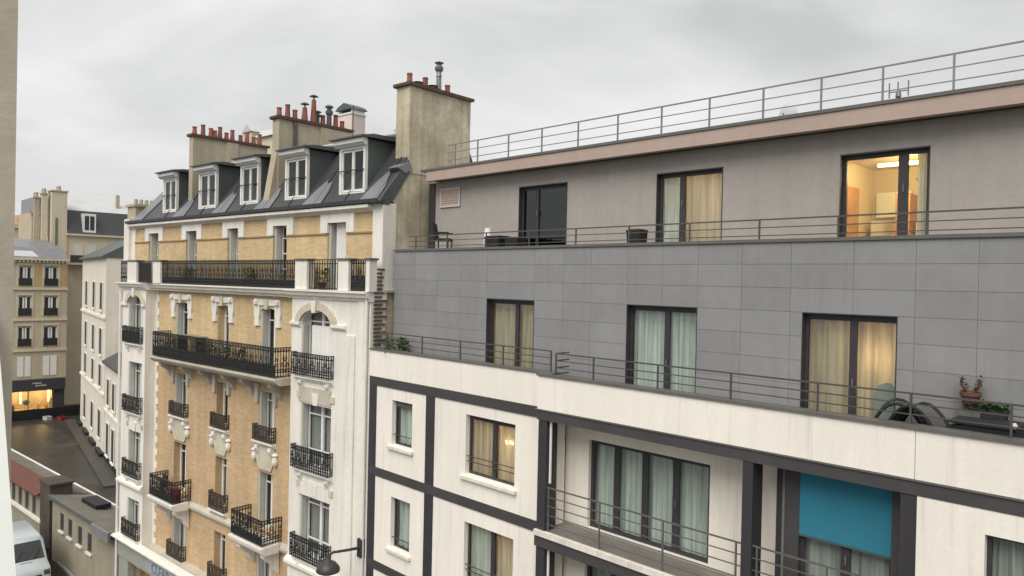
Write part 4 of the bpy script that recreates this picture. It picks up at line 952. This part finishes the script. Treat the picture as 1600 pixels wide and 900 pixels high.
# balcony things of the brick house
def oth(name, s, y, z, label, cat, group=None): x_, y_ = oworld(s, y); return thing(name, (x_, y_, z), label, cat, group, OT)
b1 = oth('red_bag', -13.45, -.05, -10.05, 'red bag leaning in the corner of the small left iron balcony', 'bag')
tp(b1, MB().prism([(-.26, 0), (-.28, .42), (-.2, .58), (.2, .58), (.28, .42), (.26, 0)], 'y', -.12, .12), 'body', redm); tp(b1, MB().tube([(-.12, 0, .57), (-.1, 0, .72), (.1, 0, .72), (.12, 0, .57)], .015, 6), 'handle', redm)
b2_ = oth('folded_chair', -14.9, .05, -10.05, 'dark folded chair on the small left iron balcony', 'chair')
tp(b2_, MB().prism([(-.2, 0), (-.16, 0), (.12, .9), (.08, .9)], 'x', -.22, .22), 'seat', plast); tp(b2_, MB().prism([(.2, 0), (.16, 0), (-.12, .8), (-.08, .8)], 'x', -.24, -.2), 'leg', plast)
tp(b2_, MB().prism([(.2, 0), (.16, 0), (-.12, .8), (-.08, .8)], 'x', .2, .24), 'leg', plast)
ta = oth('balcony_table', -12.4, .05, -3.70, 'small dark table with pale top on the long iron balcony', 'table')
tp(ta, MB().box(-.95, .95, -.28, .28, 1.02, 1.07), 'table_top', mk('grey_green_top', (.20, .21, .15), .7)); 
for sx in (-.85, .85): tp(ta, MB().box(sx-.03, sx+.03, -.2, .2, 0, 1.02), 'leg', plast)
for i, (s, w, lab) in enumerate(((-14.3, .35, 'dark bushy pot plant at the left end of the long balcony'), (-11.0, .45, 'large dark pot plant in the middle of the long balcony'), (-9.6, .35, 'dark pot plant under the second brick window'), (-8.3, .30, 'dark pot plant on the right half of the long balcony'))):
    p_ = oth('pot_plant', s, .05, -3.70, lab, 'plant', 'pot plants on the long balcony')
    tp(p_, MB().lathe((0, 0, 0), [(.13, 0), (.18, .28), (.15, .28)], 10), 'pot', plast, True); leafy(p_, 160, w*.7, .5, .3, leaf, .11, 20+i)
for i, (s, lab) in enumerate(((-13.2, 'dark pot plant behind the top balcony railing, leftmost'), (-7.9, 'dark pot plant behind the top balcony railing, beside the fourth attic window'), (-2.9, 'dark clipped plant behind the top balcony bars at the right'))):
    p_ = oth('pot_plant', s, .22 if s < -5 else .12, -.40, lab, 'plant', 'pot plants on the top balcony')
    tp(p_, MB().lathe((0, 0, 0), [(.12, 0), (.16, .25), (.13, .25)], 10), 'pot', plast, True); leafy(p_, 140, .22, .45, .25, leaf, .10, 40+i)

# ================================================================== PALE HOUSE BEHIND THE ROOFS
rb = empty('rear_house', (*oworld(-23, 14), 0), 'pale house rising behind the mansard roof', 'building', OT)
def RBp(mb, n, m, p=None): return mb.build(n, m, p or rb, (-23, 14, G))
RBp(MB().box(-30.2, -25.2, 12, 19, G, 9.6), 'wall', beige2); RBp(MB().prism([(11.8, 9.6), (12.4, 10.2), (15.5, 10.6), (18.6, 10.2), (19.2, 9.6)], 'x', -28.4, -25.0), 'roof', zincl)
RBp(MB().prism([(-30.3, 10.2), (-29.6, 10.75), (-28.9, 10.2)], 'y', 11.9, 13.5), 'gablet', zincl); RBp(MB().box(-30.2, -29.0, 12.0, 13.4, 9.6, 10.2), 'dormer_wall', beige2)
cs_ = empty('rear_chimney', (*oworld(-18.2, 12.5), 0), 'pink and white chimney block with a dark cap behind the middle stack', 'chimney', OT)
def CSp(mb, n, m): return mb.build(n, m, cs_, (-18.2, 12.5, G))
CSp(MB().box(-18.95, -17.5, 12.0, 13.0, G, 9.9), 'shaft', mk('pink_chimney_render', (.66, .57, .52), .9, .08)); CSp(MB().box(-19.0, -17.45, 11.95, 13.05, 9.9, 10.0), 'band', whitep)
for a in (-18.9, -17.65): CSp(MB().box(a, a+.12, 12.05, 12.95, 10.0, 10.2), 'cap_leg', whitep)
CSp(MB().prism([(-19.05, 10.2), (-17.4, 10.2), (-17.6, 10.38), (-18.2, 10.62), (-18.85, 10.38)], 'y', 11.9, 13.1), 'cap', zincg)

# ================================================================== SIDE SQUARE, LEFT
pv = MB().box(-300, 60, 11.6, 13.6, 0, .14).build('pavement', pave, None, (0, 0, 0)); struct(pv)
struct(MB().box(-300, 60, 11.48, 11.597, 0, .15).build('kerb', kerbm, None, (0, 0, 0)))
for k, (x, y, a, b) in enumerate(((-70, 20.3, 4, 2.0), (-78, 21.0, 5, 1.4), (-62, 18.4, 3.2, 1.5), (-87, 22, 3, 1.6), (-92, 21.4, 5, 1.2))):
    struct(MB().box(x-a/2, x+a/2, y-b/2, y+b/2, .0, .006).build('asphalt_patch', patch, g, (0, 0, 0)))
# --- white houses along the square
A0 = Vector((-64.86, 19.67)); ang = radians(171.2)
# local x runs away from the viewer along the facade; local -y... facade faces the square (world -Y)
def house(name, t0, label): 
    p = A0+Vector((cos(ang), sin(ang)))*t0
    return empty(name, (p.x, p.y, 0), label, 'house', ang)
def Hp(o, mb, n, m, p=None): return mb.build(n, m, p or o, (0, 0, G))
def small_window(o, t, z0, z1, w, put, wallm=whitep, shut=True, depth=.12, sgn=1):
    """window on a facade at local y=0 whose outside is +y*sgn"""
    f = lambda a, b: (a*sgn, b*sgn) if sgn > 0 else (b*sgn, a*sgn)
    wn = put(o, MB().box(t-w/2-.1, t+w/2+.1, *f(-.02, .05), z0-.1, z1+.1), 'window', wallm)
    put(o, MB().box(t-w/2, t-.04, *f(.051, .06), z0, z1), 'pane', glass_solid, wn); put(o, MB().box(t+.04, t+w/2, *f(.051, .06), z0, z1), 'pane', glass_solid, wn)
    put(o, MB().box(t-w/2-.15, t+w/2+.15, *f(-.02, .16), z0-.2, z0-.11), 'sill', wallm, wn)
    if shut:
        for a in (t-w/2-.65, t+w/2+.12): put(o, MB().box(a, a+.52, *f(.0, .06), z0, z1), 'shutter', shutm, wn)
    return wn
glass_solid = mk('reflective_dark_pane', (.04, .044, .044), .45, .2, 1, 0, spec=.35)
ht = house('white_house', 0, 'tall white house with shuttered windows beyond the brick house')
tt0, tt1 = 8.9, 27.6
Hp(ht, MB().box(tt0, tt1, -9, 0, G, 1.45), 'wall', whitew)
Hp(ht, MB().prism([(.35, 1.45), (.35, 1.60), (-3.2, 3.6), (-9, 3.7), (-9, 1.45)], 'x', tt0-.1, tt1+.1), 'roof', zincg)
for z in (-4.1, -11.1): Hp(ht, MB().box(tt0-.01, tt1+.01, 0, .14, z-.12, z+.12), 'string_course', stone)
for t in (23.4, 17.2, 11.8):
    for z0, z1 in ((-3.4, -.9), (-7.6, -5.2), (-10.6, -8.6), (-15.4, -12.9)): small_window(ht, t, z0, z1, 1.3, Hp, depth=.1)
for t in (26.5, 21, 15.5, 10.2): Hp(ht, MB().box(t-1.6, t+1.6, .0, .35, G, G+.45), 'planter_ledge', black)
hl = house('low_white_house', 0, 'lower cream house with a dark roof edge next to the brick house')
Hp(hl, MB().box(-1.5, 8.88, -9, -.05, G, -8.1), 'wall', whitew)
Hp(hl, MB().prism([(.25, -8.1), (.25, -7.95), (-4, -5.6), (-9, -5.6), (-9, -8.1)], 'x', -1.6, 8.9), 'roof', slate)
Hp(hl, MB().box(-1.5, 8.88, -.05, .08, -12.4, -12.2), 'string_course', stone)
for t in (6.4, 3.2):
    for z0, z1 in ((-11.6, -9.4), (-16, -13.3)): small_window(hl, t, z0, z1, 1.2, Hp, shut=False)
Hp(hl, MB().box(6.6, 8.2, -2.5, -1.2, -8.0, -5.0), 'chimney', whitew)
Hp(hl, MB().box(-1.5, 8.88, -.05, .05, G, G+.5), 'plinth', black)
pw_ = MB().box(-2, 30, .02, 1.3, G, G+.13).build('pavement', mk('dark_wet_pavement', (.06, .054, .046), .5, .2, .6, .1), None, (0, 0, G)); struct(pw_); pw_.location = (A0.x, A0.y, 0); pw_.rotation_euler = (0, 0, ang)
# --- building with the lit shop, closing the square
XS = -100.5
sb = empty('corner_shop_building', (XS, 20, 0), 'beige building with a lit shop under a charcoal fascia, far left', 'building')
def Sp(o, mb, n, m, p=None): return mb.build(n, m, p or o, (XS, 20, G))
swh = [(a, b, c, d) for a, b in ((16.2, 17.6), (19.5, 20.8), (22.05, 23.45)) for c, d in ((-1.6, .65), (-5.1, -2.85), (-8.65, -6.4))]
def yz_wall(o, x, y0, y1, z0, z1, holes, mat, put, name='wall', dep=.35):
    t = MB(); wall_holes(t, y0, y1, z0, z1, 0, holes, dep, .5); m = MB(); m.v = [(x-v[1], v[0], v[2]) for v in t.v]; m.f = t.f
    return put(o, m, name, mat)
yz_wall(sb, XS, 12, 24.45, -12.55, 1.5, swh, beige, Sp)
for a, b, c, d in swh:
    w = Sp(sb, MB().box(XS-.3, XS-.22, a, b, c, d), 'window', glass_solid)
    m = MB(); m.box(XS-.2, XS-.12, (a+b)/2-.22, (a+b)/2-.04, c, d); m.box(XS-.2, XS-.12, (a+b)/2+.04, (a+b)/2+.22, c, d); m.box(XS-.2, XS-.12, a, a+.1, c, d); m.box(XS-.2, XS-.12, b-.1, b, c, d); m.box(XS-.2, XS-.12, a, b, d-.1, d)
    Sp(sb, m, 'casement', whitep, w)
    s = MB(); s.box(XS-.02, XS+.06, a-.22, a-.02, c-.1, d+.1); s.box(XS-.02, XS+.06, b+.02, b+.22, c-.1, d+.1); s.box(XS-.02, XS+.08, a-.22, b+.22, d+.1, d+.34); Sp(sb, s, 'surround', beige2, w)
    Sp(sb, MB().box(XS-.05, XS+.14, a, b, c, c+.85), 'window_guard', iron, w)
for a, b in ((19.5, 20.8), (22.05, 23.45), (16.2, 17.6)):
    for q in (a, (a+b)/2+.06): Sp(sb, MB().box(XS-.02, XS+.06, q, q+(b-a)/2-.06, -12.2, -9.9), 'shutter', whitep)
    Sp(sb, MB().box(XS, XS+.02, b+.35, b+.95, -1.7, .7), 'brick_panel', beigeb)
for z in (1.45, -2.0, -5.6, -9.2): Sp(sb, MB().box(XS-.02, XS+(.45 if z > 0 else .16), 12, 24.5, z-.12, z+.14), 'cornice', beige2)
for k in range(24): Sp(sb, MB().box(XS, XS+.34, 15+.4*k, 15.18+.4*k, 1.08, 1.32), 'modillion', beige2)
Sp(sb, MB().prism([(XS+.45, 1.6), (XS-.6, 3.0), (XS-1.6, 3.4), (XS-9, 4.6), (XS-9, 1.6)], 'y', 12, 24.4), 'roof', zincg) if False else None
rm = MB(); 
rm.quad((XS+.45, 12, 1.6), (XS+.45, 24.4, 1.6), (XS-1.2, 24.2, 2.9), (XS-1.2, 12, 2.9)); rm.quad((XS-1.2, 12, 2.9), (XS-1.2, 24.2, 2.9), (XS-6, 23.4, 4.0), (XS-6, 12, 4.0))
rm.quad((XS+.45, 24.4, 1.6), (XS-1.2, 24.2, 2.9), (XS-6, 23.4, 4.0), (XS-6, 24.4, 1.6))
Sp(sb, rm, 'roof', zinc)
Sp(sb, MB().quad((XS+.30, 17, 1.76), (XS+.30, 21.4, 1.76), (XS-.55, 20.9, 2.43), (XS-.55, 17, 2.43)), 'roof_reflection', zincl)  # pale sheet paints a light reflection onto the zinc slope
Sp(sb, MB().box(XS-10, XS-2.6, 12, 24.4, G, 1.5), 'body', beige)
Sp(sb, MB().box(XS-.05, XS+.45, 12, 24.3, -13.9, -12.6), 'shop_fascia', shopdark)
Sp(sb, MB().box(XS-.4, XS+.1, 23.2, 24.3, G, -13.9), 'shop_pier', shopdark)
Sp(sb, MB().box(XS-.05, XS+.30, 12, 23.2, G, -16.25), 'stall_riser', black)
for k in range(5): Sp(sb, MB().box(XS-.02, XS+.06, 13.2+k*2.45, 13.32+k*2.45, -16.25, -13.9), 'mullion', woodm)
rmn = MB()
sroom = MB(); y0, y1, z0, z1 = 12, 23.2, -16.3, -13.9
sroom.quad((XS-2.4, y0, z0), (XS-2.4, y1, z0), (XS-2.4, y1, z1), (XS-2.4, y0, z1)); sroom.quad((XS-2.4, y0, z0), (XS, y0, z0), (XS, y1, z0), (XS-2.4, y1, z0)); sroom.quad((XS-2.4, y0, z1), (XS, y0, z1), (XS, y1, z1), (XS-2.4, y1, z1)); sroom.quad((XS-2.4, y1, z0), (XS, y1, z0), (XS, y1, z1), (XS-2.4, y1, z1))
Sp(sb, sroom, 'shop_interior', roomm)
Sp(sb, MB().box(XS-.14, XS-.12, 12, 23.2, -16.25, -13.9), 'shop_glass', glass)
rd = random.Random(12)
goods = [mk('goods_orange', (.60, .26, .09), .7), mk('goods_cream', (.72, .60, .42), .7), mk('goods_brown', (.22, .11, .06), .7), mk('goods_blue', (.10, .14, .26), .6)]
for k in range(22):
    y = 13+rd.random()*10; h = rd.uniform(.3, 1.3); w = rd.uniform(.25, .7); x = XS-rd.uniform(.5, 1.8)
    Sp(sb, MB().prism([(y, -16.3), (y+w, -16.3), (y+w*.9, -16.3+h), (y+w*.1, -16.3+h*.95)], 'x', x-.3, x), 'display_goods', rd.choice(goods[:3]))
Sp(sb, MB().lathe((XS-.4, 20.5, -15.3), [(.02, -.35), (.30, -.2), (.36, 0), (.30, .2), (.02, .35)], 12), 'display_globe', goods[3])
for y in (18.9, 19.9, 22.7): Sp(sb, MB().box(XS-.6, XS-.5, y, y+.16, -15.4, -14.0), 'lit_tube', shopglow)
for y in (17.6, 20.0, 22.3): lamp('shop_lamp_light', (-1.2, y-20, -14.4-G), 34, (1, .66, .28), sb, .1)
# worn two-line script on the fascia: plain strokes
st = MB(); rd = random.Random(5)
for ln_, (ya, yb, zc) in enumerate(((20.95, 21.75, -13.02), (21.25, 22.25, -13.30))):
    y = ya
    while y < yb:
        w = rd.uniform(.05, .11); h = rd.uniform(.12, .2); st.bar((XS+.455, y, zc-h*.4), (XS+.455, y+w, zc+h*.5), .035); st.bar((XS+.455, y, zc), (XS+.455, y+w+.04, zc+rd.uniform(-.05, .05)), .03); y += w+.05
Sp(sb, st, 'sign_lettering', whitep)

# --- dark mansard house behind (closing the view over the square)
XM = -106.0
mh = empty('mansard_house', (XM, 29, 0), 'cream house with a dark mansard, one white dormer and tall chimney walls', 'building')
def Mp(o, mb, n, m, p=None): return mb.build(n, m, p or o, (XM, 29, G))
Mp(mh, MB().box(XM-10, XM, 25.5, 40, G, 4.75), 'wall', beige2)
Mp(mh, MB().box(XM-.02, XM+.4, 25.5, 40, 4.7, 4.95), 'cornice', beige2)
mr_ = MB(); mr_.quad((XM+.3, 25.6, 4.95), (XM+.3, 40, 4.95), (XM-1.1, 40, 8.0), (XM-1.1, 25.6, 8.0)); mroof = Mp(mh, mr_, 'mansard_roof', slate)
Mp(mh, MB().quad((XM-1.1, 25.6, 8.0), (XM-1.1, 40, 8.0), (XM-6, 40, 10.2), (XM-6, 25.6, 10.2)), 'upper_roof', zincl, mroof)
dm = Mp(mh, MB().box(XM-1.2, XM+.2, 27.4, 28.9, 5.2, 7.6), 'dormer', whitep)
for a in (27.6, 28.22): Mp(mh, MB().box(XM+.2, XM+.23, a, a+.48, 5.5, 7.3), 'pane', glass_solid, dm)
for y0, y1, x0, x1, zt, mt in ((23.9, 25.6, XM-1.6, XM+.2, 10.1, beige2), (23.0, 23.6, XM-1.4, XM-.5, 9.7, beige2), (22.3, 22.8, XM-1.6, XM-1.0, 9.2, stackm)):
    ck = Mp(mh, MB().box(x0, x1, y0, y1, G, zt), 'chimney_wall', mt)
    Mp(mh, MB().box(x0-.1, x1+.12, y0-.1, y1+.1, zt, zt+.16), 'chimney_crown', stackm, ck)
    for k in range(2):
        Mp(mh, MB().lathe((x1-.3-k*.7, (y0+y1)/2, zt+.16), [(.22, 0), (.18, .4), (.2, .45), (.15, .6)], 10), 'chimney_pot', stackm, ck)
Mp(mh, MB().box(XM+.2, XM+.23, 24.3, 24.6, 3.0, 6.8), 'flue_strip', mk('mossy_strip', (.16, .17, .10), .9))
Mp(mh, MB().box(XM-3.4, XM-2.9, 32.2, 32.6, 8.5, 10.6), 'chimney', stackm)
for y in (26.5, 28, 30, 33.5): Mp(mh, MB().box(XM-.02, XM+.05, y, y+1.0, 1.2, 3.6), 'window', shutm)
bsl = Mp(mh, MB().box(XM, XM+1.6, 25.6, 29.5, 1.0, 1.25), 'balcony_slab', stone_d); Mp(mh, MB().box(XM+1.5, XM+1.55, 25.7, 29.4, 1.25, 2.2), 'balcony_guard', ironb, bsl)
# grey-roofed wall and small cream house further left
gb = empty('grey_roofed_house', (-120, 26, 0), 'beige windowless wall under a grey zinc roof far behind the square', 'building')
MB().box(-128, -120, 24.7, 27.2, G, 8.3).build('wall', beige, gb, (-120, 26, G)); MB().box(-127.5, -120.3, 24.9, 27.2, 8.3, 10.4).build('roof', zinc, gb, (-120, 26, G)); MB().box(-120.2, -119.8, 24.3, 27.2, 8.1, 8.5).build('cornice', stackm, gb, (-120, 26, G))
ch_ = empty('cream_far_house', (-132, 28, 0), 'small cream house with a twin window and orange roof, farthest left', 'house')
fo = (-132, 28, G)
MB().box(-138, -132, 22, 27.4, G, 6.6).build('wall', beige2, ch_, fo); MB().box(-138, -131.7, 22, 27.6, 6.6, 7.0).build('cornice', stone, ch_, fo)
MB().prism([(-131.6, 7.0), (-133.5, 8.6), (-138, 8.8), (-138, 7.0)], 'y', 22, 27.0).build('roof', mk('orange_tile_roof', (.46, .25, .14), .9, .2), ch_, fo)
for a in (25.5, 26.3): MB().box(-132, -131.94, a, a+.5, 3.4, 5.6).build('window', glass_solid, ch_, fo)
MB().box(-132.9, -131.9, 25.2, 27.0, 7.0, 7.9).build('dormer', beige2, ch_, fo)

# --- low annexe in front of the square (in line with the old house)
an_ = empty('low_annexe', (*oworld(-25, 0), 0), 'low single-storey annexe with a flat grey roof and four small windows', 'annexe', OT)
AO = (-25, 0, G)
def Ap(mb, n, m, p=None): return mb.build(n, m, p or an_, AO)
ah = [(-28.0, -27.4, -14.75, -13.75), (-26.7, -26.1, -14.8, -13.8), (-25.2, -24.6, -14.85, -13.85), (-23.8, -23.2, -14.9, -13.9)]
annm = mk('annexe_render', (.30, .265, .20), .9, .12, .6, .06, 6, .1)
Ap(wall_holes(MB(), -29.3, -20.0, G, -13.12, 0, ah, .2, .3), 'wall', annm); Ap(MB().box(-29.3, -20.0, 1.9, 2.19, G, -13.6), 'rear_wall', annm)
for a, b, c, d in ah:
    w = Ap(MB().box(a, b, .04, .19, c, d), 'window', glass_solid); Ap(MB().box(a-.08, b+.08, -.10, .05, c-.12, c-.01), 'sill', sillm, w)
Ap(MB().prism([(-.25, -13.10), (-.25, -12.98), (2.2, -13.46), (2.2, -13.58)], 'x', -29.4, -19.95), 'roof', mk('annexe_roof_felt', (.16, .145, .12), .7, .2, .8, .1))
Ap(MB().box(-29.4, -19.95, -.30, -.251, -13.14, -12.95), 'roof_edge', zincg)
Ap(MB().box(-22.2, -20.0, -.42, -.30, -13.45, -12.95), 'gutter_box', zinc)
Ap(MB().box(-27.4, -25.2, .9, 1.7, -13.25, -12.98), 'roof_hatch', black)
Ap(MB().box(-22.4, -21.8, 1.4, 1.9, -13.3, -12.95), 'roof_vent', black)
Ap(MB().box(-46, -19.95, 2.2, 2.34, -13.9, -13.42), 'white_capping', pipew)

sh = empty('red_roofed_annexe', (*oworld(-34, 0), 0), 'low annexe with a red-brown roof and tall narrow windows behind the van', 'annexe', OT)
def Rp(mb, n, m, p=None): return mb.build(n, m, p or sh, (-34, 0, G))
rh = [(-33.0-i*1.35, -32.3-i*1.35, -14.9, -13.5) for i in range(8)]
Rp(wall_holes(MB(), -46, -31.2, G, -13.4, .02, rh, .2, .4), 'wall', annm); Rp(MB().prism([(.72, -12.98), (2.19, -13.45), (2.19, -13.6), (.72, -13.2)], 'x', -46, -29.5), 'rear_roof', MATS['annexe_roof_felt'])
for a, b, c, d in rh: Rp(MB().box(a, b, .06, .2, c, d), 'window', glass_solid)
Rp(MB().box(-46, -31.0, -.16, .04, -15.08, -14.92), 'sill_band', sillm)
for i in range(30):
    x = -46+.49*i
    Rp(MB().prism([(-.30, -13.50), (-.30, -13.43), (.75, -12.92), (.75, -13.02)], 'x', x, x+.475), 'roof_tile_row', redtile)
Rp(MB().box(-31.15, -29.45, -.1, 1.1, G, -12.55), 'chimney_block', mk('sooty_brick', (.07, .055, .045), .9, .2, 2, .1)); Rp(MB().box(-31.25, -29.35, -.16, 1.16, -12.55, -12.42), 'chimney_cap', MATS['sooty_brick'])

# --- white van
van = empty('delivery_van', (-47.4, 9.35, 0), 'white delivery van parked in front of the low annexe', 'van')
def Vp(mb, n, m, p=None, smooth=False): return mb.build(n, m, p or van, (0, 0, 0), smooth)
prof = [(-2.75, .35), (-2.80, 1.0), (-2.70, 2.25), (-2.45, 2.42), (.75, 2.44), (1.05, 2.34), (1.95, 1.42), (2.55, 1.18), (2.72, .95), (2.75, .40), (2.3, .32)]
vb = MB(); n = len(prof); secs = [(-.98, .93), (-.86, 1.0), (.86, 1.0), (.98, .93)]
for y, sc in secs:
    for x, z in prof: vb.v.append((x*(.985 if sc < 1 else 1), y, .35+(z-.35)*(sc if z > 1.3 else 1)))
for k in range(len(secs)-1):
    for i in range(n): vb.f.append((k*n+i, k*n+(i+1) % n, (k+1)*n+(i+1) % n, (k+1)*n+i))
vb.f.append(tuple(range(n))); vb.f.append(tuple(range((len(secs)-1)*n, len(secs)*n)))
body = Vp(vb, 'body', vanm, None, True)
nx_, nz_ = (.92, .90)
ws = MB(); 
def on(t, off=.012): return (1.05+(.90)*t+off*.71, 2.34-.92*t+off*.70)
a, b = on(.10), on(.93)
ws.quad((a[0], -.80, a[1]), (a[0], .80, a[1]), (b[0], .86, b[1]), (b[0], -.86, b[1])); wsh = Vp(ws, 'windscreen', glass_solid)
for y in (-.45, .35): Vp(MB().bar((b[0]+.01, y, b[1]+.03), (b[0]-.35, y+.35, b[1]+.40), .02), 'wiper', rubber, wsh)
Vp(MB().box(2.0, 2.02, -.3, .3, 1.415, 1.425), 'badge', rubber)
for y in (-1, 1): 
    Vp(MB().prism([(2.35, .86), (2.745, .86), (2.70, 1.02), (2.45, 1.20), (2.2, 1.22)], 'y', *sorted((y*.66, y*.93))), 'headlight', glass_solid)
    Vp(MB().prism([(1.15, 1.45), (1.30, 1.45), (1.28, 1.80), (1.16, 1.80)], 'y', *sorted((y*1.02, y*1.24))), 'mirror', rubber)
    Vp(MB().prism([(.30, 1.42), (1.72, 1.42), (1.08, 2.12), (.30, 2.12)], 'y', *sorted((y*.955, y*.995))), 'side_window', glass_solid)
    for x in (-1.75, 1.75):
        wl_ = MB(); 
        wl_.tube([(x, y*.78, .34), (x, y*1.0, .34)], .34, 18); wo_ = Vp(wl_, 'wheel', rubber); Vp(MB().tube([(x, y*.99, .34), (x, y*1.012, .34)], .20, 14), 'rim', zinc, wo_)
Vp(MB().box(2.66, 2.80, -.95, .95, .36, .62), 'bumper', rubber); Vp(MB().box(2.745, 2.765, -.55, .55, .70, .90), 'grille', rubber); Vp(MB().box(2.80, 2.81, -.26, .26, .42, .54), 'number_plate', whitep)
bw = empty('low_black_barrier', (-97.6, 20, 0), 'long low black barrier in front of the lit shop', 'barrier')
for k in range(6): MB().box(-97.75, -97.55, 14.5+k*2.05, 16.5+k*2.05, 0, 1.15).build('panel', black, bw, (-97.6, 20, 0))
for k in range(7): MB().box(-97.8, -97.5, 14.42+k*2.05, 14.5+k*2.05, 0, 1.25).build('post', black, bw, (-97.6, 20, 0))
# crates by the shop
for i, (x, y, m, lab) in enumerate(((-96.5, 21.7, MATS['pale_grey_vent'], 'small white crate on the square in front of the lit shop'), (-95.5, 22.9, redm, 'small red crate on the square in front of the lit shop'))):
    c = empty('crate', (x, y, 0), lab, 'crate', .3)
    MB().box(-.4, .4, -.3, .3, 0, .06).build('base', m, c, (0, 0, 0))
    for q in (-1, 1): MB().box(-.4, .4, *sorted((q*.30, q*.26)), .062, .40).build('side', m, c, (0, 0, 0)); MB().box(*sorted((q*.4, q*.36)), -.258, .258, .062, .40).build('side', m, c, (0, 0, 0))

# ================================================================== THE VIEWER'S OWN WINDOW
jw = empty('window_jamb', (-.8, 0, 0), 'rough beige window jamb at the left edge, next to the viewer', 'wall')
MB().box(-1.4, -.5335, -.6, .101, G, 4.0).build('reveal', jambm, jw, (-.8, 0, G))
sash = empty('window_sash', (-.51, .08, CAM_H-.4), 'white painted sash leaning at the lower left edge, in front of the jamb', 'window sash')
MB().prism([(-.5329, -.025), (-.519, -.0513), (-.5025, -.0866), (-.485, -.1268), (-.4696, -.165), (-.43, -.27), (-.43, -.40), (-.5329, -.40)], 'y', .070, .092).build('stile', sashm, sash, (-.51, .08, -.4))
MB().prism([(-.5329, -.46), (-.42, -.46), (-.42, -.402), (-.5329, -.402)], 'y', .06, .098).build('bottom_rail', sashm, sash, (-.51, .08, -.4))
